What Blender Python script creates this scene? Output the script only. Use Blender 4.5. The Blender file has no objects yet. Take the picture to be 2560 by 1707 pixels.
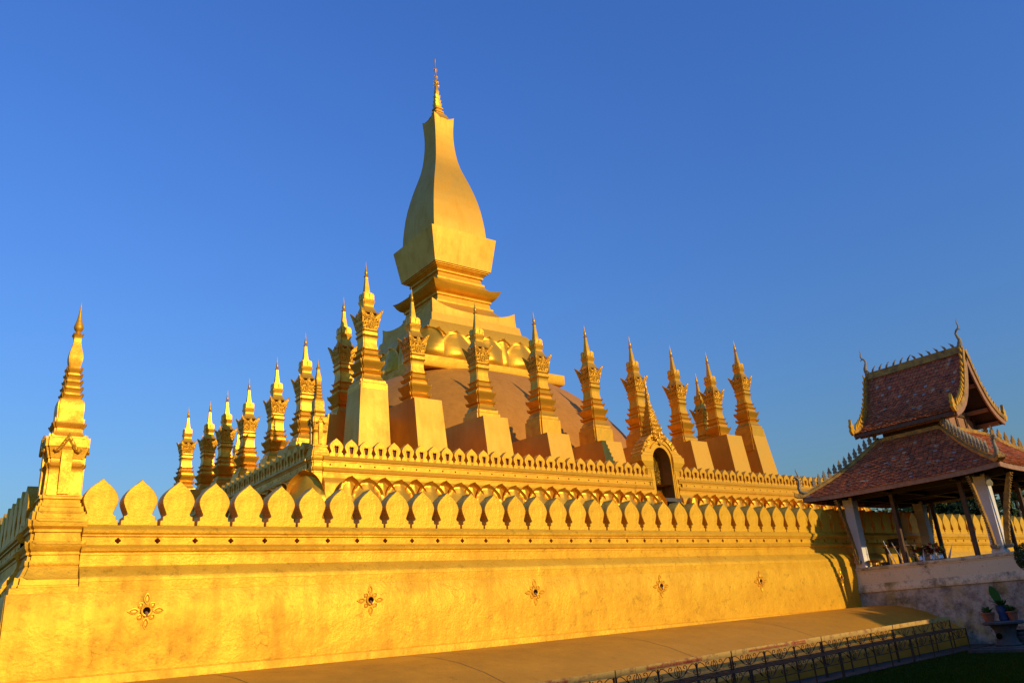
import bpy, bmesh, math, random
from mathutils import Vector, Matrix, noise
random.seed(7)
SC = bpy.context.scene
COL = SC.collection
PI = math.pi
rad = math.radians

# ------------------------------------------------------------------ camera, sky, sun, exposure
CAM = Vector((-3.6927, -20.207, -0.0952)); YAW, PIT, ROL, FOC = 0.6676, 0.3401, -0.0776, 0.782
fw = Vector((math.sin(YAW)*math.cos(PIT), math.cos(YAW)*math.cos(PIT), math.sin(PIT)))
rt = Vector((math.cos(YAW), -math.sin(YAW), 0)); up = rt.cross(fw)
rt2 = rt*math.cos(ROL) + up*math.sin(ROL); up2 = -rt*math.sin(ROL) + up*math.cos(ROL)
cd = bpy.data.cameras.new('camera'); co = bpy.data.objects.new('camera', cd); COL.objects.link(co)
cd.sensor_fit = 'HORIZONTAL'; cd.sensor_width = 36; cd.lens = 36*FOC; cd.clip_start = 0.1; cd.clip_end = 4000
co.matrix_world = Matrix(((rt2.x, up2.x, -fw.x, CAM.x), (rt2.y, up2.y, -fw.y, CAM.y), (rt2.z, up2.z, -fw.z, CAM.z), (0, 0, 0, 1)))
SC.camera = co

SUN_AZ, SUN_EL = rad(10.7), rad(17)          # azimuth from -Y towards +X
world = bpy.data.worlds.new('World'); SC.world = world; world.use_nodes = True
wn = world.node_tree.nodes; wl = world.node_tree.links; wn.clear()
sky = wn.new('ShaderNodeTexSky'); sky.sky_type = 'NISHITA'; sky.sun_disc = False
sky.sun_elevation = SUN_EL; sky.sun_rotation = PI - SUN_AZ
sky.air_density = 2.5; sky.dust_density = 0.3; sky.ozone_density = 3.0
hs = wn.new('ShaderNodeMix'); hs.data_type = 'RGBA'; hs.blend_type = 'MULTIPLY'; hs.inputs[0].default_value = 1.0
hs.inputs[7].default_value = (0.335, 0.68, 1.86, 1)       # colour balance of the sky
bg = wn.new('ShaderNodeBackground'); bg.inputs['Strength'].default_value = 0.12
wo = wn.new('ShaderNodeOutputWorld')
wl.new(sky.outputs[0], hs.inputs[6]); wl.new(hs.outputs[2], bg.inputs['Color']); wl.new(bg.outputs[0], wo.inputs['Surface'])

sd = bpy.data.lights.new('sun', 'SUN'); sd.energy = 3.5; sd.angle = rad(0.5); sd.color = (1.0, 0.80, 0.47)
so = bpy.data.objects.new('sun', sd); COL.objects.link(so)
sdir = Vector((math.sin(SUN_AZ)*math.cos(SUN_EL), -math.cos(SUN_AZ)*math.cos(SUN_EL), math.sin(SUN_EL)))
so.rotation_euler = sdir.to_track_quat('Z', 'Y').to_euler(); so.location = sdir*120
SC.view_settings.view_transform = 'Standard'; SC.view_settings.look = 'None'
SC.view_settings.exposure = 0.0; SC.view_settings.gamma = 1.0; SC.view_settings.use_curve_mapping = False

# ------------------------------------------------------------------ materials
def new_mat(name):
    m = bpy.data.materials.new(name); m.use_nodes = True
    nt = m.node_tree; b = nt.nodes['Principled BSDF']
    return m, nt, b
def nd(nt, t, **kw):
    n = nt.nodes.new(t)
    for k, v in kw.items(): setattr(n, k, v)
    return n
def noise_n(nt, scale, detail=4, rough=0.55, vec=None, stretch=None, coord='Object'):
    tc = nd(nt, 'ShaderNodeTexCoord'); n = nd(nt, 'ShaderNodeTexNoise')
    n.inputs['Scale'].default_value = scale; n.inputs['Detail'].default_value = detail; n.inputs['Roughness'].default_value = rough
    if stretch:
        mp = nd(nt, 'ShaderNodeMapping'); mp.inputs['Scale'].default_value = stretch
        nt.links.new(tc.outputs[coord], mp.inputs[0]); nt.links.new(mp.outputs[0], n.inputs['Vector'])
    else: nt.links.new(tc.outputs[coord], n.inputs['Vector'])
    return n.outputs['Fac']
def ramp(nt, fac, p0, p1, c0=(0, 0, 0, 1), c1=(1, 1, 1, 1)):
    r = nd(nt, 'ShaderNodeValToRGB'); e = r.color_ramp.elements
    e[0].position, e[1].position = p0, p1; e[0].color, e[1].color = c0, c1
    nt.links.new(fac, r.inputs[0]); return r.outputs[0]
def mix(nt, fac, a, b):
    m = nd(nt, 'ShaderNodeMix', data_type='RGBA')
    for s, v in ((m.inputs[0], fac), (m.inputs[6], a), (m.inputs[7], b)):
        if hasattr(v, 'is_output'): nt.links.new(v, s)
        else: s.default_value = v if not isinstance(v, tuple) else (v + (1,))[:4]
    return m.outputs[2]
def bump(nt, b, h, strength, dist):
    bp = nd(nt, 'ShaderNodeBump'); bp.inputs['Strength'].default_value = strength; bp.inputs['Distance'].default_value = dist
    nt.links.new(h, bp.inputs['Height']); nt.links.new(bp.outputs[0], b.inputs['Normal']); return bp
def add_(nt, a, b, k=1.0):
    m = nd(nt, 'ShaderNodeMath', operation='MULTIPLY_ADD'); nt.links.new(b, m.inputs[0]); m.inputs[1].default_value = k
    nt.links.new(a, m.inputs[2]); return m.outputs[0]

def gold(name, col, worn, metallic=0.6, rough=0.36, blotch=0.9, lo=0.42, hi=0.68, bstr=0.35, bscale=14, bdist=0.02, streak=False, carve=0, aged=0, coord='Object'):
    m, nt, b = new_mat(name)
    f1 = noise_n(nt, blotch, 8, 0.7, coord=coord)
    f2 = ramp(nt, f1, lo, hi)
    if streak:
        f3 = noise_n(nt, 1.0, 6, 0.65, stretch=(2.6, 2.6, 0.3), coord=coord)
        f2 = mix(nt, 0.4, f2, ramp(nt, f3, 0.42, 0.68))
    c = mix(nt, f2, col, worn)
    spk = ramp(nt, noise_n(nt, blotch*24, 4, 0.65, coord=coord), 0.60, 0.74)
    mm = nd(nt, 'ShaderNodeMath', operation='MULTIPLY'); nt.links.new(spk, mm.inputs[0]); mm.inputs[1].default_value = 0.45
    c = mix(nt, mm.outputs[0], c, tuple(x*0.6 for x in worn))
    h = add_(nt, noise_n(nt, bscale, 6, 0.65, coord=coord), noise_n(nt, bscale*0.14, 3, 0.5, coord=coord), 2.2)
    if aged:
        # dark smudges, hairline cracks in the plaster, patches repainted in a lighter coat
        s1 = ramp(nt, noise_n(nt, 3.4, 10, 0.82, coord=coord), 0.54, 0.64)
        m1 = nd(nt, 'ShaderNodeMath', operation='MULTIPLY'); nt.links.new(s1, m1.inputs[0]); m1.inputs[1].default_value = 0.75*aged
        c = mix(nt, m1.outputs[0], c, tuple(x*0.72 for x in worn))
        tc = nd(nt, 'ShaderNodeTexCoord'); wv = nd(nt, 'ShaderNodeTexNoise'); wv.inputs['Scale'].default_value = 3.0; wv.inputs['Detail'].default_value = 4
        nt.links.new(tc.outputs[coord], wv.inputs['Vector'])
        va = nd(nt, 'ShaderNodeVectorMath', operation='SCALE'); va.inputs['Scale'].default_value = 0.5; nt.links.new(wv.outputs['Color'], va.inputs[0])
        vb = nd(nt, 'ShaderNodeVectorMath', operation='ADD'); nt.links.new(tc.outputs[coord], vb.inputs[0]); nt.links.new(va.outputs[0], vb.inputs[1])
        vo = nd(nt, 'ShaderNodeTexVoronoi', feature='DISTANCE_TO_EDGE'); vo.inputs['Scale'].default_value = 0.8; nt.links.new(vb.outputs[0], vo.inputs['Vector'])
        ck = ramp(nt, vo.outputs['Distance'], 0.0, 0.006, (1, 1, 1, 1), (0, 0, 0, 1))
        ms = ramp(nt, noise_n(nt, 0.9, 3, 0.5, coord=coord), 0.60, 0.66)
        m2 = nd(nt, 'ShaderNodeMath', operation='MULTIPLY'); nt.links.new(ck, m2.inputs[0]); nt.links.new(ms, m2.inputs[1])
        m3 = nd(nt, 'ShaderNodeMath', operation='MULTIPLY'); nt.links.new(m2.outputs[0], m3.inputs[0]); m3.inputs[1].default_value = 0.07
        c = mix(nt, m3.outputs[0], c, tuple(x*0.35 for x in worn))
        h = add_(nt, h, m2.outputs[0], -0.3)
    nt.links.new(c, b.inputs['Base Color'])
    b.inputs['Metallic'].default_value = metallic; b.inputs['Specular IOR Level'].default_value = 0.2
    rr = nd(nt, 'ShaderNodeMapRange'); rr.inputs[3].default_value = rough; rr.inputs[4].default_value = rough+0.2
    nt.links.new(f2, rr.inputs[0]); nt.links.new(rr.outputs[0], b.inputs['Roughness'])
    if carve:
        tc = nd(nt, 'ShaderNodeTexCoord'); v = nd(nt, 'ShaderNodeTexVoronoi', feature='SMOOTH_F1'); v.inputs['Scale'].default_value = carve
        nt.links.new(tc.outputs['Object'], v.inputs['Vector'])
        w = nd(nt, 'ShaderNodeMath', operation='SINE'); k = nd(nt, 'ShaderNodeMath', operation='MULTIPLY'); k.inputs[1].default_value = 26
        nt.links.new(v.outputs['Distance'], k.inputs[0]); nt.links.new(k.outputs[0], w.inputs[0])
        h = add_(nt, h, w.outputs[0], 0.9)
    bump(nt, b, h, bstr, bdist)
    return m
GW = (0.87, 0.465, 0.028); GO = (0.62, 0.31, 0.018)
M = {}
M['gold_wall'] = gold('gold_wall', GW, GO, 0.42, 0.47, 0.8, 0.44, 0.66, 0.6, 16, 0.022, streak=True, aged=1)
M['gold'] = gold('gold_paint', (0.86, 0.43, 0.026), (0.66, 0.30, 0.018), 0.46, 0.42, 1.3, 0.45, 0.72, 0.4, 20, 0.012, aged=0.6)
M['gold_leaf'] = gold('gold_leaf', (0.88, 0.44, 0.034), (0.68, 0.29, 0.018), 0.70, 0.34, 2.0, 0.4, 0.72, 0.45, 16, 0.012)
M['gold_tower'] = gold('gold_tower', (0.86, 0.43, 0.03), (0.66, 0.29, 0.018), 0.50, 0.44, 2.4, 0.42, 0.7, 0.6, 16, 0.012, aged=0.5)
M['gold_smooth'] = gold('gold_smooth', (0.80, 0.41, 0.045), (0.66, 0.32, 0.03), 0.58, 0.44, 0.5, 0.4, 0.68, 0.2, 9, 0.02, streak=True)
M['gold_carved'] = gold('gold_carved', (0.84, 0.40, 0.026), (0.58, 0.26, 0.016), 0.55, 0.36, 2.4, 0.45, 0.75, 0.55, 14, 0.025, carve=5)
M['dome'] = gold('dome_paint', (0.62, 0.25, 0.026), (0.44, 0.17, 0.018), 0.15, 0.5, 0.35, 0.4, 0.7, 0.3, 8, 0.02, streak=True, aged=0.5)
M['apron'] = gold('apron_paint', (0.70, 0.31, 0.02), (0.54, 0.235, 0.018), 0.22, 0.5, 0.5, 0.35, 0.7, 0.3, 10, 0.015, aged=0.6)
def plain(name, col, rough=0.6, metallic=0, var=0.25, scale=6, bs=0.2, bd=0.01):
    m, nt, b = new_mat(name)
    c = mix(nt, ramp(nt, noise_n(nt, scale, 5), 0.35, 0.7), col, tuple(x*(1-var) for x in col))
    nt.links.new(c, b.inputs['Base Color']); b.inputs['Roughness'].default_value = rough; b.inputs['Metallic'].default_value = metallic
    if bs: bump(nt, b, noise_n(nt, scale*6, 4), bs, bd)
    return m
M['gold_old'] = gold('gold_weathered', (0.55, 0.29, 0.045), (0.22, 0.13, 0.05), 0.3, 0.5, 3.0, 0.4, 0.65, 0.5, 18, 0.02)
M['red_in'] = plain('red_interior', (0.16, 0.018, 0.008), 0.6)
M['dark'] = plain('hole_shade', (0.016, 0.007, 0.003), 1.0)  # near black standing in for the shade inside holes
M['dark'].node_tree.nodes['Principled BSDF'].inputs['Specular IOR Level'].default_value = 0.0
M['brown_in'] = plain('brown_reveal', (0.30, 0.13, 0.02), 0.6)
M['wood'] = plain('old_wood', (0.13, 0.06, 0.022), 0.65, 0, 0.45, 5)
M['wood_light'] = plain('gable_wood', (0.42, 0.20, 0.085), 0.6, 0, 0.35, 6)
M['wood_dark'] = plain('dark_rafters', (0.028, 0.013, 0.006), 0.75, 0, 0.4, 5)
M['iron'] = plain('rusty_iron', (0.12, 0.055, 0.026), 0.6, 0.4, 0.5, 20)
M['stone'] = plain('grey_stone', (0.11, 0.095, 0.075), 0.85, 0, 0.4, 5, 0.4, 0.02)
M['naga'] = plain('weathered_naga', (0.34, 0.27, 0.15), 0.7, 0.1, 0.45, 14, 0.5, 0.02)
M['terracotta'] = plain('terracotta_pot', (0.40, 0.12, 0.05), 0.7)
M['blue_glaze'] = plain('blue_glaze', (0.035, 0.07, 0.17), 0.25)
M['silver'] = plain('silver', (0.75, 0.76, 0.78), 0.22, 0.95, 0.1, 6, 0)
M['silver_foil'] = plain('silver_foil', (0.7, 0.72, 0.76), 0.3, 0.7, 0.2, 9, 0.4)
M['red_flower'] = plain('red_flower', (0.33, 0.02, 0.02), 0.6)
M['white_flower'] = plain('white_flower', (0.75, 0.74, 0.70), 0.6)
M['brass'] = plain('brass', (0.62, 0.32, 0.07), 0.35, 0.8)
M['red_paint'] = plain('red_lettering', (0.60, 0.045, 0.02), 0.6, 0, 0.4, 30, 0)
M['orange'] = plain('orange_petals', (0.65, 0.12, 0.01), 0.6)

def whitewash(name, stain, base=(0.88, 0.68, 0.38), dark=(0.09, 0.068, 0.05), yel=(0.52, 0.38, 0.13)):
    m, nt, b = new_mat(name)
    c = mix(nt, ramp(nt, noise_n(nt, 0.9, 4), 0.5, 0.62), base, yel if stain > 0.3 else tuple(x*0.92 for x in base))
    f = ramp(nt, noise_n(nt, 1.6, 8, 0.75), 0.62-stain*0.2, 0.78-stain*0.12)
    c = mix(nt, f, c, dark)
    f = ramp(nt, noise_n(nt, 17, 5, 0.7), 0.62-stain*0.04, 0.74-stain*0.04)
    c = mix(nt, f, c, tuple(x*0.6 for x in dark))
    nt.links.new(c, b.inputs['Base Color']); b.inputs['Roughness'].default_value = 0.85
    bump(nt, b, noise_n(nt, 9, 7, 0.7), 0.5, 0.03)
    return m
M['white_clean'] = whitewash('whitewash_pillar', -0.15, (0.78, 0.70, 0.58))
M['white_mid'] = whitewash('whitewash_parapet', 0.28)
M['white_mold'] = whitewash('whitewash_molding', 0.75)
M['white_dirty'] = whitewash('whitewash_base', 0.95, (0.56, 0.45, 0.31))

def tile_mat():
    m, nt, b = new_mat('roof_tiles')
    g = nd(nt, 'ShaderNodeNewGeometry'); r = nd(nt, 'ShaderNodeValToRGB'); e = r.color_ramp.elements
    e[0].position = 0.0; e[0].color = (0.36, 0.085, 0.020, 1); e[1].position = 1; e[1].color = (0.40, 0.34, 0.27, 1)
    for p, c in ((0.35, (0.48, 0.115, 0.026, 1)), (0.8, (0.58, 0.15, 0.034, 1)), (0.955, (0.64, 0.20, 0.05, 1)), (0.97, (0.62, 0.36, 0.17, 1))):
        x = e.new(p); x.color = c
    nt.links.new(g.outputs['Random Per Island'], r.inputs[0])
    c = mix(nt, ramp(nt, noise_n(nt, 3.5, 6, 0.7), 0.45, 0.75), r.outputs[0], (0.12, 0.05, 0.02))
    nt.links.new(c, b.inputs['Base Color']); b.inputs['Roughness'].default_value = 0.62
    bump(nt, b, noise_n(nt, 30, 4), 0.3, 0.01)
    return m
M['tiles'] = tile_mat()
def band_mat():
    m, nt, b = new_mat('rusty_yellow_band')
    c = mix(nt, ramp(nt, noise_n(nt, 2.2, 8, 0.8, stretch=(1, 1, 1.5)), 0.5, 0.62), (0.62, 0.36, 0.07), (0.30, 0.10, 0.03))
    c = mix(nt, ramp(nt, noise_n(nt, 8, 6, 0.7, stretch=(2.5, 2.5, 0.4)), 0.6, 0.72), c, (0.10, 0.05, 0.03))
    nt.links.new(c, b.inputs['Base Color']); b.inputs['Roughness'].default_value = 0.55
    return m
M['band'] = band_mat()
def leaf_mat(name, c1, c2, sc=2.0):
    m, nt, b = new_mat(name)
    g = nd(nt, 'ShaderNodeNewGeometry')
    c = mix(nt, g.outputs['Random Per Island'], c1, c2)
    nt.links.new(c, b.inputs['Base Color']); b.inputs['Roughness'].default_value = 0.7; b.inputs['Specular IOR Level'].default_value = 0.15
    b.inputs['Subsurface Weight'].default_value = 0.0
    return m
M['leaf'] = leaf_mat('tree_leaves', (0.035, 0.06, 0.012), (0.10, 0.13, 0.025))
M['leaf_dark'] = leaf_mat('dark_leaves', (0.018, 0.035, 0.010), (0.05, 0.075, 0.018))
M['plant'] = leaf_mat('potted_leaves', (0.03, 0.09, 0.012), (0.06, 0.16, 0.02))
M['bark'] = plain('bark', (0.09, 0.06, 0.04), 0.9, 0, 0.4, 6, 0.6, 0.03)
def lawn_mat():
    m, nt, b = new_mat('lawn_soil')
    c = mix(nt, ramp(nt, noise_n(nt, 0.5, 6, 0.7), 0.4, 0.65), (0.022, 0.034, 0.0015), (0.036, 0.044, 0.002))
    nt.links.new(c, b.inputs['Base Color']); b.inputs['Roughness'].default_value = 1.0; b.inputs['Specular IOR Level'].default_value = 0.0
    bump(nt, b, noise_n(nt, 18, 6, 0.8), 0.8, 0.04); return m
M['lawn'] = lawn_mat()
M['grass'] = leaf_mat('grass_blades', (0.022, 0.042, 0.0015), (0.05, 0.072, 0.003))
M['paving'] = plain('paving', (0.055, 0.043, 0.026), 0.9, 0, 0.4, 2.5, 0.5, 0.02)

# ------------------------------------------------------------------ object helpers
def tag(o, label=None, cat=None, group=None, kind=None):
    if label: o['label'] = label
    if cat: o['category'] = cat
    if group: o['group'] = group
    if kind: o['kind'] = kind
    return o
def empty(name, loc, label, cat, group=None, rz=0):
    o = bpy.data.objects.new(name, None); COL.objects.link(o); o.location = loc; o.rotation_euler = (0, 0, rz)
    o.empty_display_size = 0.3
    return tag(o, label, cat, group)
def copy_tree(o, parent=None):
    c = o.copy(); COL.objects.link(c); c.parent = parent
    if parent is not None: c.matrix_parent_inverse = Matrix()
    for ch in o.children: copy_tree(ch, c)
    return c

class MB:
    def __init__(s): s.v = []; s.f = []
    def pt(s, p): s.v.append(tuple(p)); return len(s.v)-1
    def face(s, pts): s.f.append([s.pt(p) for p in pts])
    def box(s, x0, x1, y0, y1, z0, z1, R=None):
        i = len(s.v); c = [(x, y, z) for z in (z0, z1) for y in (y0, y1) for x in (x0, x1)]
        if R is not None: c = [tuple(R @ Vector(p)) for p in c]
        s.v += c
        for a in ((0, 2, 3, 1), (4, 5, 7, 6), (0, 1, 5, 4), (2, 6, 7, 3), (0, 4, 6, 2), (1, 3, 7, 5)): s.f.append([i+k for k in a])
    def rings(s, rings, closed=True, cap0=True, cap1=True):
        n = len(rings[0]); base = len(s.v)
        for r in rings: s.v += [tuple(p) for p in r]
        for a in range(len(rings)-1):
            for k in range(n if closed else n-1):
                k2 = (k+1) % n
                s.f.append([base+a*n+k, base+a*n+k2, base+(a+1)*n+k2, base+(a+1)*n+k])
        if closed and cap0: s.f.append([base+k for k in range(n)][::-1])
        if closed and cap1: s.f.append([base+(len(rings)-1)*n+k for k in range(n)])
    def tube(s, path, r, n=6, cap=True):
        path = [Vector(p) for p in path]; rr = r if hasattr(r, '__len__') else [r]*len(path); R = []; pu = None
        for i, p in enumerate(path):
            t = (path[min(i+1, len(path)-1)]-path[max(i-1, 0)]).normalized()
            u = pu if pu is not None else (Vector((0, 0, 1)) if abs(t.z) < .9 else Vector((1, 0, 0)))
            u = (u - t*u.dot(t)).normalized(); pu = u; w = t.cross(u)
            R.append([p + (u*math.cos(2*PI*k/n) + w*math.sin(2*PI*k/n))*rr[i] for k in range(n)])
        s.rings(R, True, cap, cap)
    def lathe(s, prof, n=16, c=(0, 0), cap=True):
        s.rings([[(c[0]+r*math.cos(2*PI*k/n), c[1]+r*math.sin(2*PI*k/n), z) for k in range(n)] for r, z in prof], True, cap, cap)
    def prism(s, poly, fr, ax0, ax1):      # poly = 2D outline (a,b); fr(a,b,t) -> point; closed ends
        s.rings([[fr(a, b, t) for a, b in poly] for t in (ax0, ax1)])
    def build(s, name, mat, parent=None, smooth=None, tri=False):
        me = bpy.data.meshes.new(name); me.from_pydata(s.v, [], s.f); me.update()
        bm = bmesh.new(); bm.from_mesh(me)
        bmesh.ops.recalc_face_normals(bm, faces=bm.faces)
        bm.to_mesh(me); bm.free()
        if isinstance(mat, str): mat = M[mat]
        me.materials.append(mat)
        if smooth:
            me.shade_smooth()
            me.set_sharp_from_angle(angle=rad(smooth))
        o = bpy.data.objects.new(name, me); COL.objects.link(o); o.parent = parent
        return o

def sq_ring(h, z, d=None, lift=0.0, hy=None, w=0.16, cx=0, cy=0):
    """square ring with one notched corner on each side; lift raises the corner tips"""
    hy = hy or h
    if d is None: d = 0.13*h
    out = []
    for sx, sy in ((1, -1), (1, 1), (-1, 1), (-1, -1)):
        ww = w*h+1e-4
        a = [(h, hy-d-ww, 0), (h, hy-d, lift), (h-d, hy-d, lift*.5), (h-d, hy, lift), (h-d-ww, hy, 0)]
        pts = [(cx+sx*x, cy+sy*y, z+l) for x, y, l in a]
        if sx*sy < 0: pts = pts[::-1]
        out += pts
    return out
def plain_ring(hx, z, hy=None, cx=0, cy=0, lift=0.0, n=8, p=3):
    """square ring with n segments a side; the corners rise by lift (curved)"""
    hy = hy or hx; out = []
    cs = [(-1, -1), (1, -1), (1, 1), (-1, 1)]
    for i in range(4):
        a, b = cs[i], cs[(i+1) % 4]
        for k in range(n):
            t = k/n; e = abs(2*t-1)**p
            out.append((cx+hx*(a[0]+(b[0]-a[0])*t), cy+hy*(a[1]+(b[1]-a[1])*t), z+lift*e))
    return out
def bez(p0, p1, p2, p3, n=10):
    p = [Vector(q) for q in (p0, p1, p2, p3)]
    return [p[0]*(1-t)**3 + p[1]*3*t*(1-t)**2 + p[2]*3*t*t*(1-t) + p[3]*t**3 for t in [i/n for i in range(n+1)]]
def lerp(a, b, t): return a+(b-a)*t
def interp(x, xs, ys):
    for i in range(len(xs)-1):
        if x <= xs[i+1]:
            t = (x-xs[i])/(xs[i+1]-xs[i]) if xs[i+1] != xs[i] else 0
            return lerp(ys[i], ys[i+1], max(0, min(1, t)))
    return ys[-1]

CX, CY = 33.5, 36.03
GZ = -2.05

# ------------------------------------------------------------------ ground
m = MB(); m.face([(-900, -900, GZ), (900, -900, GZ), (900, 1600, GZ), (-900, 1600, GZ)])
tag(m.build('lawn', 'lawn'), kind='structure')
def kerb_y(x): return -4.35-(31-x)*0.115          # outer edge of the sloping apron
def kerb_z(x): return -1.46-(31-x)*0.012
m = MB()
xs = [-8+i*2 for i in range(20)]
m.rings([[(x, kerb_y(x)-1.0, GZ+.02) for x in xs], [(x, kerb_y(x)-.95, GZ+.04) for x in xs], [(x, kerb_y(x)+0.5, GZ+.04) for x in xs]], closed=False)
tag(m.build('path', 'paving'), kind='structure')
# mown grass blades on the lawn that the camera overlooks
m = MB()
for i in range(26000):
    x = random.uniform(12, 30); y = kerb_y(x)-1.0-random.random()**1.5*7
    h = random.uniform(.025, .06); a = random.random()*PI; dx, dy = math.cos(a)*.007, math.sin(a)*.007
    lx, ly = random.uniform(-.03, .03), random.uniform(-.03, .03)
    m.f.append([len(m.v), len(m.v)+1, len(m.v)+2]); m.v += [(x-dx, y-dy, GZ), (x+dx, y+dy, GZ), (x+lx, y+ly, GZ+h)]
tag(m.build('grass', 'grass'), 'short mown grass of the shaded lawn in front of the wall', 'grass', kind='stuff')

# ------------------------------------------------------------------ walls with leaf-shaped merlons
LEAF = [(0, 1.0), (.045, .960), (.11, .910), (.20, .853), (.29, .785), (.37, .70), (.42, .615), (.438, .545), (.43, .485), (.40, .41), (.365, .345), (.335, .29), (.318, .25), (.33, .222), (.365, .20), (.405, .192), (.405, .105), (.47, .098), (.47, 0)]
def leaf_outline(s, h):
    r = [(x*s, z*h) for x, z in LEAF]
    return r + [(-x, z) for x, z in r[::-1][:-1]]
def wall_frame(kind, cx, cy, u0):
    """local wall coords: u along the wall, o outwards, z up"""
    if kind == 'front': return lambda u, o, z: (u, -o, z)
    return lambda u, o, z: (-o, u, z)
QF = []
for i in range(24):
    a = 2*PI*i/24; r = 0.72+0.28*abs(math.cos(2*a))**1.0
    QF.append((r*math.cos(a), r*math.sin(a)))
def vent_strip(m, fr, us, half, z0, z1, zc, r, o, depth=.42):
    """strip of wall face with a pierced quatrefoil in each bay"""
    for u in us:
        n = 24; outer = []
        for i in range(n):
            a = 2*PI*i/n; c, s_ = math.cos(a), math.sin(a)
            k = 1/max(abs(c), abs(s_)); x, y = c*k, s_*k
            outer.append((u+x*half, (zc+y*(z1-zc)) if y >= 0 else (zc+y*(zc-z0))))
        inn = [(u+qx*r, zc+qy*r) for qx, qy in QF]
        m.rings([[fr(a, o, b) for a, b in outer], [fr(a, o, b) for a, b in inn], [fr(a, o-depth, b) for a, b in inn]], True, False, True)
def profile_wall(m, fr, prof, u0, u1, step=3.0):
    n = max(2, int((u1-u0)/step)+1)
    R = [[fr(lerp(u0, u1, i/(n-1)), o, z) for o, z in prof] for i in range(n)]
    m.rings(R, closed=False)
    pin = [(-.5, prof[-1][1]), (-.5, prof[0][1])]
    for i, u in ((0, u0), (n-1, u1)):
        P = R[i]+[fr(u, o, z) for o, z in pin]
        m.f.append([len(m.v)+k for k in range(len(P))]); m.v += [tuple(p) for p in P]

# ---- outer wall: everything measured from the merlon face (o = 0)
P1 = [(-.55, 2.72), (.02, 2.72), (.03, 2.70), (.10, 2.66), (.13, 2.60), (.12, 2.54), (.08, 2.505), (.08, 2.47), (.03, 2.465), (.03, 2.45)]
P1b = [(.03, 2.29), (.035, 2.28), (.10, 2.25), (.135, 2.20), (.12, 2.14), (.07, 2.11), (.07, 2.06), (.05, 2.055), (.05, 1.89), (.075, 1.885), (.075, 1.82), (.10, 1.79), (.17, 1.72), (.25, 1.60), (.275, 1.56), (.28, 1.48), (.30, 1.47), (.30, 1.27), (.30, 1.0)]
P1c = [(.0, 1.262), (.318, 1.26), (.327, 1.245), (.34, .4), (.36, -.41), (.345, -.415), (.345, -.43), (.47, -.435), (.475, -.445), (.475, -.66), (.30, -.67), (.30, GZ)]
def merlon_mesh(s, h, depth):
    m = MB(); ol = leaf_outline(s, h); b = .012
    cz = h*.45
    inner = [((x*(1-b/ (s*.47))), cz+(z-cz)*(1-b/(h*.5))) for x, z in ol]
    m.rings([[(x, b, z) for x, z in ol], [(x, depth, z) for x, z in ol]], True, False, True)
    m.rings([[(x, b, z) for x, z in ol], [(x, 0, z) for x, z in inner]], True, False, True)
    return m
def rosette(parent, u, o, z, fr, R=.39):
    m = MB()
    def leaf(a, r0, r1, w, t):
        ca, sa = math.cos(a), math.sin(a)
        pts = []
        for k in range(9):
            f = k/8; ww = w*math.sin(PI*min(1, f*1.0))**.8*(1-.25*f); pts.append((lerp(r0, r1, f), ww))
        rim = [(r, w_) for r, w_ in pts] + [(r, -w_) for r, w_ in pts[::-1][1:-1]]
        tr = lambda r, w_: (u+ca*r-sa*w_, z+sa*r+ca*w_)
        rc = (r0+r1)/2
        i0 = [tr(*p) for p in rim]; i1 = [tr(rc+(r-rc)*.8, w_*.8) for r, w_ in rim]; i2 = [tr(rc+(r-rc)*.45, w_*.35) for r, w_ in rim]
        m.rings([[fr(a_, o-.01, b_) for a_, b_ in i0], [fr(a_, o+t*.75, b_) for a_, b_ in i0], [fr(a_, o+t*.8, b_) for a_, b_ in i1], [fr(a_, o+t*.2, b_) for a_, b_ in i2]], True, False, True)
    for k in range(4): leaf(k*PI/2, R*.34, R, R*.19, .03)
    for k in range(4): leaf(PI/4+k*PI/2, R*.30, R*.62, R*.19, .035)
    n = 20
    ring = lambda r, oo: [fr(u+r*math.cos(2*PI*k/n), oo, z+r*math.sin(2*PI*k/n)) for k in range(n)]
    m.rings([ring(R*.33, o-.01), ring(R*.33, o+.04), ring(R*.28, o+.05), ring(R*.21, o+.045), ring(R*.19, o-.0)], True, False, False)
    ob = m.build('drain_rosette', 'gold', parent)
    d = MB(); d.rings([ring(R*.185, o+.008), ring(R*.17, o+.006)], True, False, True)
    d.build('drain_hole_shade', 'dark', ob)  # flat disc; the shade inside the drain is put into its colour
    s_ = MB(); pth = [fr(u, o+.008, z-R*.1), fr(u+.01, o+.06, z-R*.16), fr(u+.015, o+.05, z-R*.27)]
    s_.tube(pth, [.035, .032, .02], 8); s_.build('drain_spout', plain('spout_clay', (.45, .2, .09), .6) if 'spout_clay' not in bpy.data.materials else bpy.data.materials['spout_clay'], ob)
    return ob

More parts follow.
